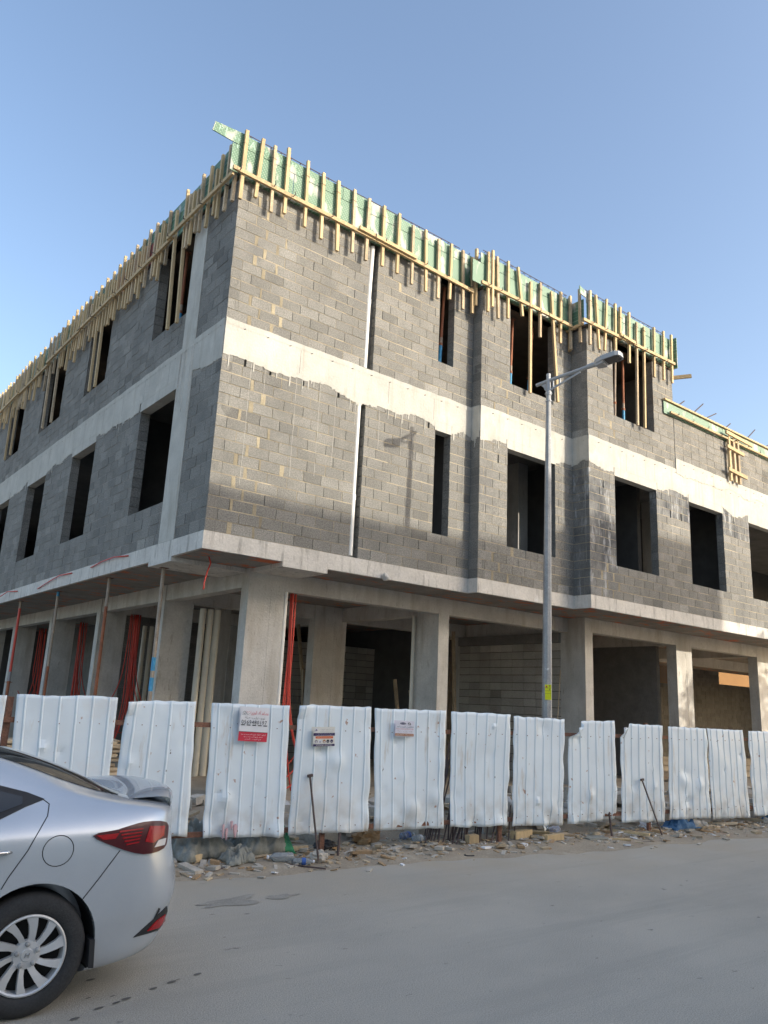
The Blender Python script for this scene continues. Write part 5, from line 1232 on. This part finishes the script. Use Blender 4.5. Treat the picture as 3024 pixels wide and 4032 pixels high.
for i, (x, y, r) in enumerate(((6.58, -4.25, .10), (6.85, -4.30, .13), (7.02, -4.38, .09), (8.70, -4.62, .09))):
    lump('rock', x, y, r, 'stone', ('pale rock beside the blue netting', 'largest pale rock under the slanted brace', 'smaller rock right of the largest one', 'white rock at the far right of the verge')[i], 'rock', 'rocks on the verge', seed=10 + i)
lump('rubbish_bag', 0.28, -3.52, .10, 'black', 'black plastic bag lying behind the first rusty post', 'bag', sq=(1.5, 1, .6), seed=20)
lump('paper_scrap', 5.95, -4.05, .09, 'f_white', 'crumpled white paper between the fence and blue netting', 'paper', 'crumpled papers on the verge', seed=21, rough=.6)
lump('paper_scrap', 4.02, -3.85, .08, 'f_lilac', 'crumpled pale bag near the grey board piece', 'paper', 'crumpled papers on the verge', seed=22, rough=.6)
lump('dry_plant', 0.95, -3.42, .16, 'cardboard', 'dry brown weed under the fourth poster-less sheet', 'plant', sq=(1, .7, .7), seed=23, rough=.9, freq=5)
def bottle(x, y, ang, ln, r, label, band=None, tint='bottle'):
    t = thing('plastic_bottle', label, 'bottle', 'plastic bottles lying on the verge', (x, y, gz(x, y) + r), ang)
    mb = MB(); mb.tube([(-ln / 2, 0, 0), (-ln / 2 + .012, 0, 0), (ln * .18, 0, 0), (ln * .30, 0, 0), (ln * .42, 0, 0), (ln / 2, 0, 0)], [r * .75, r, r, r * .9, r * .38, r * .36], 14); mb.build('bottle_body', M[tint], t, smooth=True)
    mb = MB(); mb.tube([(ln / 2 - .002, 0, 0), (ln / 2 + .018, 0, 0)], r * .42, 10); mb.build('cap', M['f_white'], t)
    if band: mb = MB(); mb.tube([(-ln * .05, 0, 0), (ln * .14, 0, 0)], r * 1.02, 14); mb.build('bottle_label', M[band], t)
bottle(-0.50, -3.82, PI - .35, .27, .048, 'larger clear plastic bottle without label beside the rusty post')
bottle(-0.30, -3.95, -.5, .22, .036, 'clear plastic bottle with a blue label, by the road edge', 'f_blue')
bottle(1.60, -3.45, .2, .24, .045, 'blue-tinted plastic bottle under the fifth sheet, rear one', 'f_blue')
bottle(1.66, -3.62, .1, .24, .042, 'cloudy plastic bottle with white label in front of the blue-tinted one', 'f_white')
bottle(4.12, -3.62, .4, .2, .04, 'crushed clear bottle below the seventh sheet')
def rodthing(p, q, r, label, m='rebar'):
    mb = MB(); mb.tube([p, q], r, 6); tag(mb.build('steel_rod', M[m]), label, 'rod', 'loose rods on the ground')
rodthing((-1.30, -3.84, .03), (-.80, -3.72, .05), .009, 'dark steel rod lying in front of the grey cloth')
rodthing((-.46, -3.90, .03), (-.18, -4.22, .02), .009, 'dark steel rod running under the labelled bottle')
rodthing((4.9, -4.6, .01), (5.7, -4.72, .01), .009, 'thin dark rod at the road edge below the torn sheet')
mb = MB(); mb.tube([(1.92 + .10 * math.cos(a * .25), -4.28 + .05 * math.sin(a * .25), .016) for a in range(8, 20)], .007, 6); tag(mb.build('hose_piece', M['black']), 'small curved piece of dark hose on the road edge', 'hose')
mb = MB(); mb.tube([(3.0 + .06 * k, -3.30 - .02 * k - .03 * math.sin(k * .8), .085) for k in range(10)], .014, 7); tag(mb.build('hose_piece', M['pvc_old']), 'pale hose curling under the sixth sheet', 'hose')
# leaning bundle of rebar behind the fence
t = thing('rebar_bundle', 'rusty bundle of reinforcing bars leaning in the gap between two fence sheets', 'rebar bundle')
rr = random.Random(9)
for k in range(34):
    x = 1.75 + k * .032 + rr.uniform(-.02, .02); y = fence_y(x) + rr.uniform(.10, .42)
    mb = MB(); mb.tube([(x - .02 - .25 * rr.random(), y - .12, 0.02), (x + .55 + rr.uniform(-.1, .1), y + .35, 1.05 + rr.uniform(-.2, .25))], .010, 6); mb.build('bar', M['rebar'], t)
for x in (2.92, 3.02):
    rodthing((x, fence_y(x) + .02, .04), (x + .08, fence_y(x) + .06, .5), .008, 'thin rusty pin standing under the sixth sheet' if x < 3 else 'second thin rusty pin beside the rusty post')
for i, (x, y, x2, z2) in enumerate(((9.9, 1.0, 10.3, 2.75), (10.05, 1.5, 10.35, 2.35))):
    rodthing((x, y, .1), (x2, y + .1, z2), .014, ('taller', 'shorter')[i] + ' thin rod leaning on the pale block wall behind the lamp post', 'wood_old')
rr = random.Random(31)
for i in range(7):
    x = 2.9 + i * 1.15 + rr.uniform(-.3, .3); y = 3.4 + rr.uniform(-.8, 2.5)
    mb = MB(); mb.cur = rr.uniform(.6, 1.1); mb.beam((x, y, .02), (x + rr.uniform(-.5, .5), y + .3, Z(-.66) if i % 2 else rr.uniform(1.9, 3.2)), .08, .06)
    tag(mb.build('timber_prop', M['wood_old']), ('first', 'second', 'third', 'fourth', 'fifth', 'sixth', 'seventh')[i] + ' timber from the left standing in the dim ground floor behind the front columns', 'timber', 'timbers inside the ground floor')
# things just behind the fence
def sack(x, y, z, label, seed, m='sack'):
    bm = bmesh.new(); bmesh.ops.create_icosphere(bm, subdivisions=3, radius=1)
    for v in bm.verts:
        d = v.co.normalized(); k = 1 + .18 * nz3(d.x * 2 + seed, d.y * 2, d.z * 2); q = lambda c: math.copysign(abs(c) ** .7, c)
        v.co = Vector((q(d.x) * .36, q(d.y) * .22, q(d.z) * .12)) * k
    me = bpy.data.meshes.new('sack'); bm.to_mesh(me); bm.free(); me.materials.append(M[m]); me.polygons.foreach_set('use_smooth', [True] * len(me.polygons))
    o = link('cement_sack', me); o.location = (x, y, z); o.rotation_euler = (0, 0, seed); tag(o, label, 'sack', 'sacks piled behind the fence')
for i, (x, y, z) in enumerate(((3.35, -3.2, .22), (3.40, -3.15, .42), (3.30, -3.1, .60), (4.2, -3.2, .3), (0.95, -2.7, .2))):
    sack(x, y, z, ('lowest', 'middle', 'topmost')[i] + ' white sack of the pile seen through the gap right of the rebar' if i < 3 else ('white sack with blue cord behind the gap by the torn sheet', 'pale sack behind the gap right of the cream poster')[i - 3], 1.3 + i)
rm = MB(); rr = random.Random(4)
for k in range(520):
    x = rr.uniform(-4.5, 12); y = fence_y(x) + rr.uniform(.5, 3.2); h = .55 * math.exp(-((y - fence_y(x) - 1.8) / 1.0) ** 2) * (.6 + .5 * nz3(x, 2)); a = rr.uniform(0, PI)
    rm.cur = rr.uniform(.6, 1.4); s = rr.uniform(.05, .18); rm.mi = rr.choice([0, 0, 0, 1, 1, 2])
    c = Vector((x, y, max(.06, h) + rr.uniform(-.05, .12))); ax = Vector((math.cos(a), math.sin(a), rr.uniform(-.3, .3))); ay = ax.cross(Vector((0, 0, 1))).normalized()
    if rm.mi == 1: rm.obox(c, ax * rr.uniform(.2, .5), ay * .05, (0, 0, .015))
    else: rm.obox(c, ax * s, ay * s * .7, ax.cross(ay) * s * .5)
rm.build('rubble', [M['stone'], M['wood_old'], M['concrete']], kind='stuff')
mm = MB(); rows = []
for j in range(16):
    rows.append([(x, fence_y(x) + .35 + j * .2, .02 + .5 * math.exp(-((j * .2 - 1.4) / .9) ** 2) * (.6 + .5 * nz3(x, 2)) + .05 * nz3(x * 3, j * .7)) for x in [-5 + .25 * i for i in range(70)]])
mm.grid(rows); mm.build('rubble_mound', M['dirt'], smooth=True, kind='structure')
ts = thing('timber_stack', 'stack of weathered formwork boards behind the fence at the far left', 'timber stack')
for k in range(16):
    for q in range(2):
        mb = MB(); mb.cur = R.uniform(.6, 1.2); y = 0.3 + q * .32; mb.box(-3.0 + R.uniform(-.1, .1), -.8 + R.uniform(-.1, .1), y, y + .28, .06 + k * .062, .06 + k * .062 + .035, .008); mb.build('board', M['wood_old'], ts)
tarp(-1.3, -2.0, .7, .5, .3, 'tarp_blue', 'blue net heap behind the gap left of the red poster sheet', 12.2)
tarp(-2.9, -2.1, .8, .5, .25, 'tarp_blue', 'blue netting behind the sheet at the far left above the car', 13.2)
# chips and crumbs on the verge
ch = MB(); rr = random.Random(8)
for k in range(1500):
    x = rr.uniform(-2, 11); y = fence_y(x) + rr.gauss(-.02, .24)
    if y < edge_y(x) - .25: continue
    s = rr.uniform(.005, .024) * (2.2 if rr.random() < .1 else 1); a = rr.uniform(0, PI); ch.mi = rr.choice([0, 0, 0, 1, 1, 1, 2, 2, 0, 3 if rr.random() < .4 else 0]); ch.cur = rr.uniform(.6, 1.3)
    ax = Vector((math.cos(a), math.sin(a), rr.uniform(-.3, .3))) * s * rr.uniform(1, 3.0); ay = Vector((-math.sin(a), math.cos(a), 0)) * s; ch.obox((x, y, gz(x, y) + s * .3), ax, ay, (0, 0, s * .35))
ch.build('litter_chips', [M['stone'], M['wood_old'], M['cardboard'], M['f_white']], kind='stuff')

# ------------------------------------------------------------------ surroundings: house beyond, building across the street, tree
oh = thing('orange_house', 'orange rendered house wall seen through the open ground floor at right', 'house')
mb = MB(); mb.box(19, 75, 13, 20, 0, 7.0); mb.build('wall', M['orange'], oh); mb = MB(); mb.box(18.9, 75.1, 12.9, 20.1, 7.0, 7.3); mb.build('parapet', M['plaster'], oh)
bw_ = tag(MB().build('boundary_wall', M['wallcore']), 'grey block boundary wall under the orange house at right', 'wall')
mb = MB(); mb.box(19, 75, 10.5, 10.7, 0, 3.2); bw_.data = mb.mesh('boundary_wall', M['block'])
nb = thing('rendered_building', 'plain sand-coloured building across the street that shades the lower walls', 'building')
def nbox(nm, *a, m='plaster', par=nb): mb = MB(); mb.box(*a); return mb.build(nm, M[m], par)
NY = 30.0; RZ = Z(0.92 + .393 * NY); RZ2 = Z(1.95 + .393 * (NY - .7)); NX = .65 * (NY - .7)
nbox('wall', -14, 9.2 + NX, -NY - 12, -NY, 0, RZ); nbox('stair_tower', 9.2 + NX, 14.75 + NX, -NY - 12, -NY, 0, RZ2)
for k in range(8):
    for f in range(4):
        w = nbox('window', -12 + k * 5.4, -10.2 + k * 5.4, -NY, -NY + .04, 1.2 + f * 3.9, 2.9 + f * 3.9, m='carglass')
        nbox('sill', -12.1 + k * 5.4, -10.1 + k * 5.4, -NY, -NY + .1, 1.08 + f * 3.9, 1.18 + f * 3.9, par=w)
tr = thing('street_tree', 'bushy street tree to the right that throws dappled shade on the far wall', 'tree', loc=(25.2, -12, 0))
mb = MB(); mb.tube([(0, 0, -.1), (.1, 0, 2), (.0, .1, 4.5), (.1, .1, 7)], [.22, .17, .12, .06], 9)
for a in range(6): mb.tube([(0, .05, 3 + a * .4), (1.4 * math.cos(a), 1.4 * math.sin(a), 5 + a * .5)], [.08, .03], 6)
mb.build('trunk', M['wood_old'], tr)
lf = MB(); rr = random.Random(2)
for k in range(2600):
    d = Vector((rr.gauss(0, 1), rr.gauss(0, 1), rr.gauss(0, 1))).normalized() * rr.uniform(.5, 1) ; c = Vector((d.x * 2.5, d.y * 2.5, 6.4 + d.z * 2.5)); u = Vector((rr.gauss(0, 1), rr.gauss(0, 1), rr.gauss(0, 1))).normalized(); v = u.orthogonal().normalized(); s = rr.uniform(.08, .2)
    lf.quad(c - u * s, c + v * s * .5, c + u * s, c - v * s * .5)
lf.build('crown', M['leaf'], tr)

# ------------------------------------------------------------------ marks on the road and on one sheet
M['damp'] = mat('damp_asphalt', (0.315, 0.287, 0.24), 0.9, 0.15, 4, 0.3, 110, 0.5, 120)
M['oil'] = mat('oil_drip', (0.13, 0.12, 0.105), 0.7, 0.2, 8)
def blot(name, x, y, rx, ry, m, seed, z=0.004, ang=0.0, n=40, rough=.5):
    mb = MB(); pts = []
    for k in range(n):
        a = 2 * PI * k / n; r = 1 + rough * nz3(math.cos(a) * 1.7 + seed, math.sin(a) * 1.7, seed)
        px, py = rx * r * math.cos(a), ry * r * math.sin(a); pts.append((x + px * math.cos(ang) - py * math.sin(ang), y + px * math.sin(ang) + py * math.cos(ang), z))
    mb.v = pts; mb.face(tuple(range(n))); return mb.build(name, M[m], kind='stuff')
blot('damp_stain', -1.68, -4.92, .30, .12, 'damp', 3.3, ang=.1, n=80, rough=.9)
blot('damp_stain', -1.20, -4.98, .16, .06, 'damp', 5.1, n=60, rough=.9)
dr = MB()
for i, (x, y) in enumerate([(-3.62, -6.8), (-3.46, -6.72), (-3.35, -6.69), (-3.28, -6.66), (-3.46, -6.54), (-3.33, -6.58), (-3.08, -6.58), (-2.94, -6.53), (-2.89, -6.51), (-3.35, -6.25), (-2.74, -6.48)]):
    rx = R.uniform(.010, .026); n0 = len(dr.v)
    for k in range(12):
        a = 2 * PI * k / 12; dr.v.append((x + rx * math.cos(a) * 1.2 + .012 * math.sin(a), y + rx * .7 * math.sin(a), .004))
    dr.face(tuple(range(n0, n0 + 12)))
dr.build('oil_drips', M['oil'], kind='stuff')
mb = MB()
for (x, z, w, h) in ((-.985, .36, .020, .11), (-1.03, .42, .010, .07), (-1.08, .33, .010, .10), (-1.12, .36, .008, .12)):
    mb.poly_ext([fp(x - w, z + h * .5, .062), fp(x + w * .2, z + h * .62, .062), fp(x + w, z + h * .45, .062), fp(x + w * .6, z - h * .3, .062), fp(x + w * .1, z - h * .6, .062), fp(x - w * .5, z - h * .2, .062)], FN * -.03)
M['f_spray'] = flat('pink_spray', (0.72, 0.47, 0.49)); mb.build('spray_mark', M['f_spray'], fence, recalc=True, label='pink spray mark near the foot of the red poster sheet', kind='stuff')
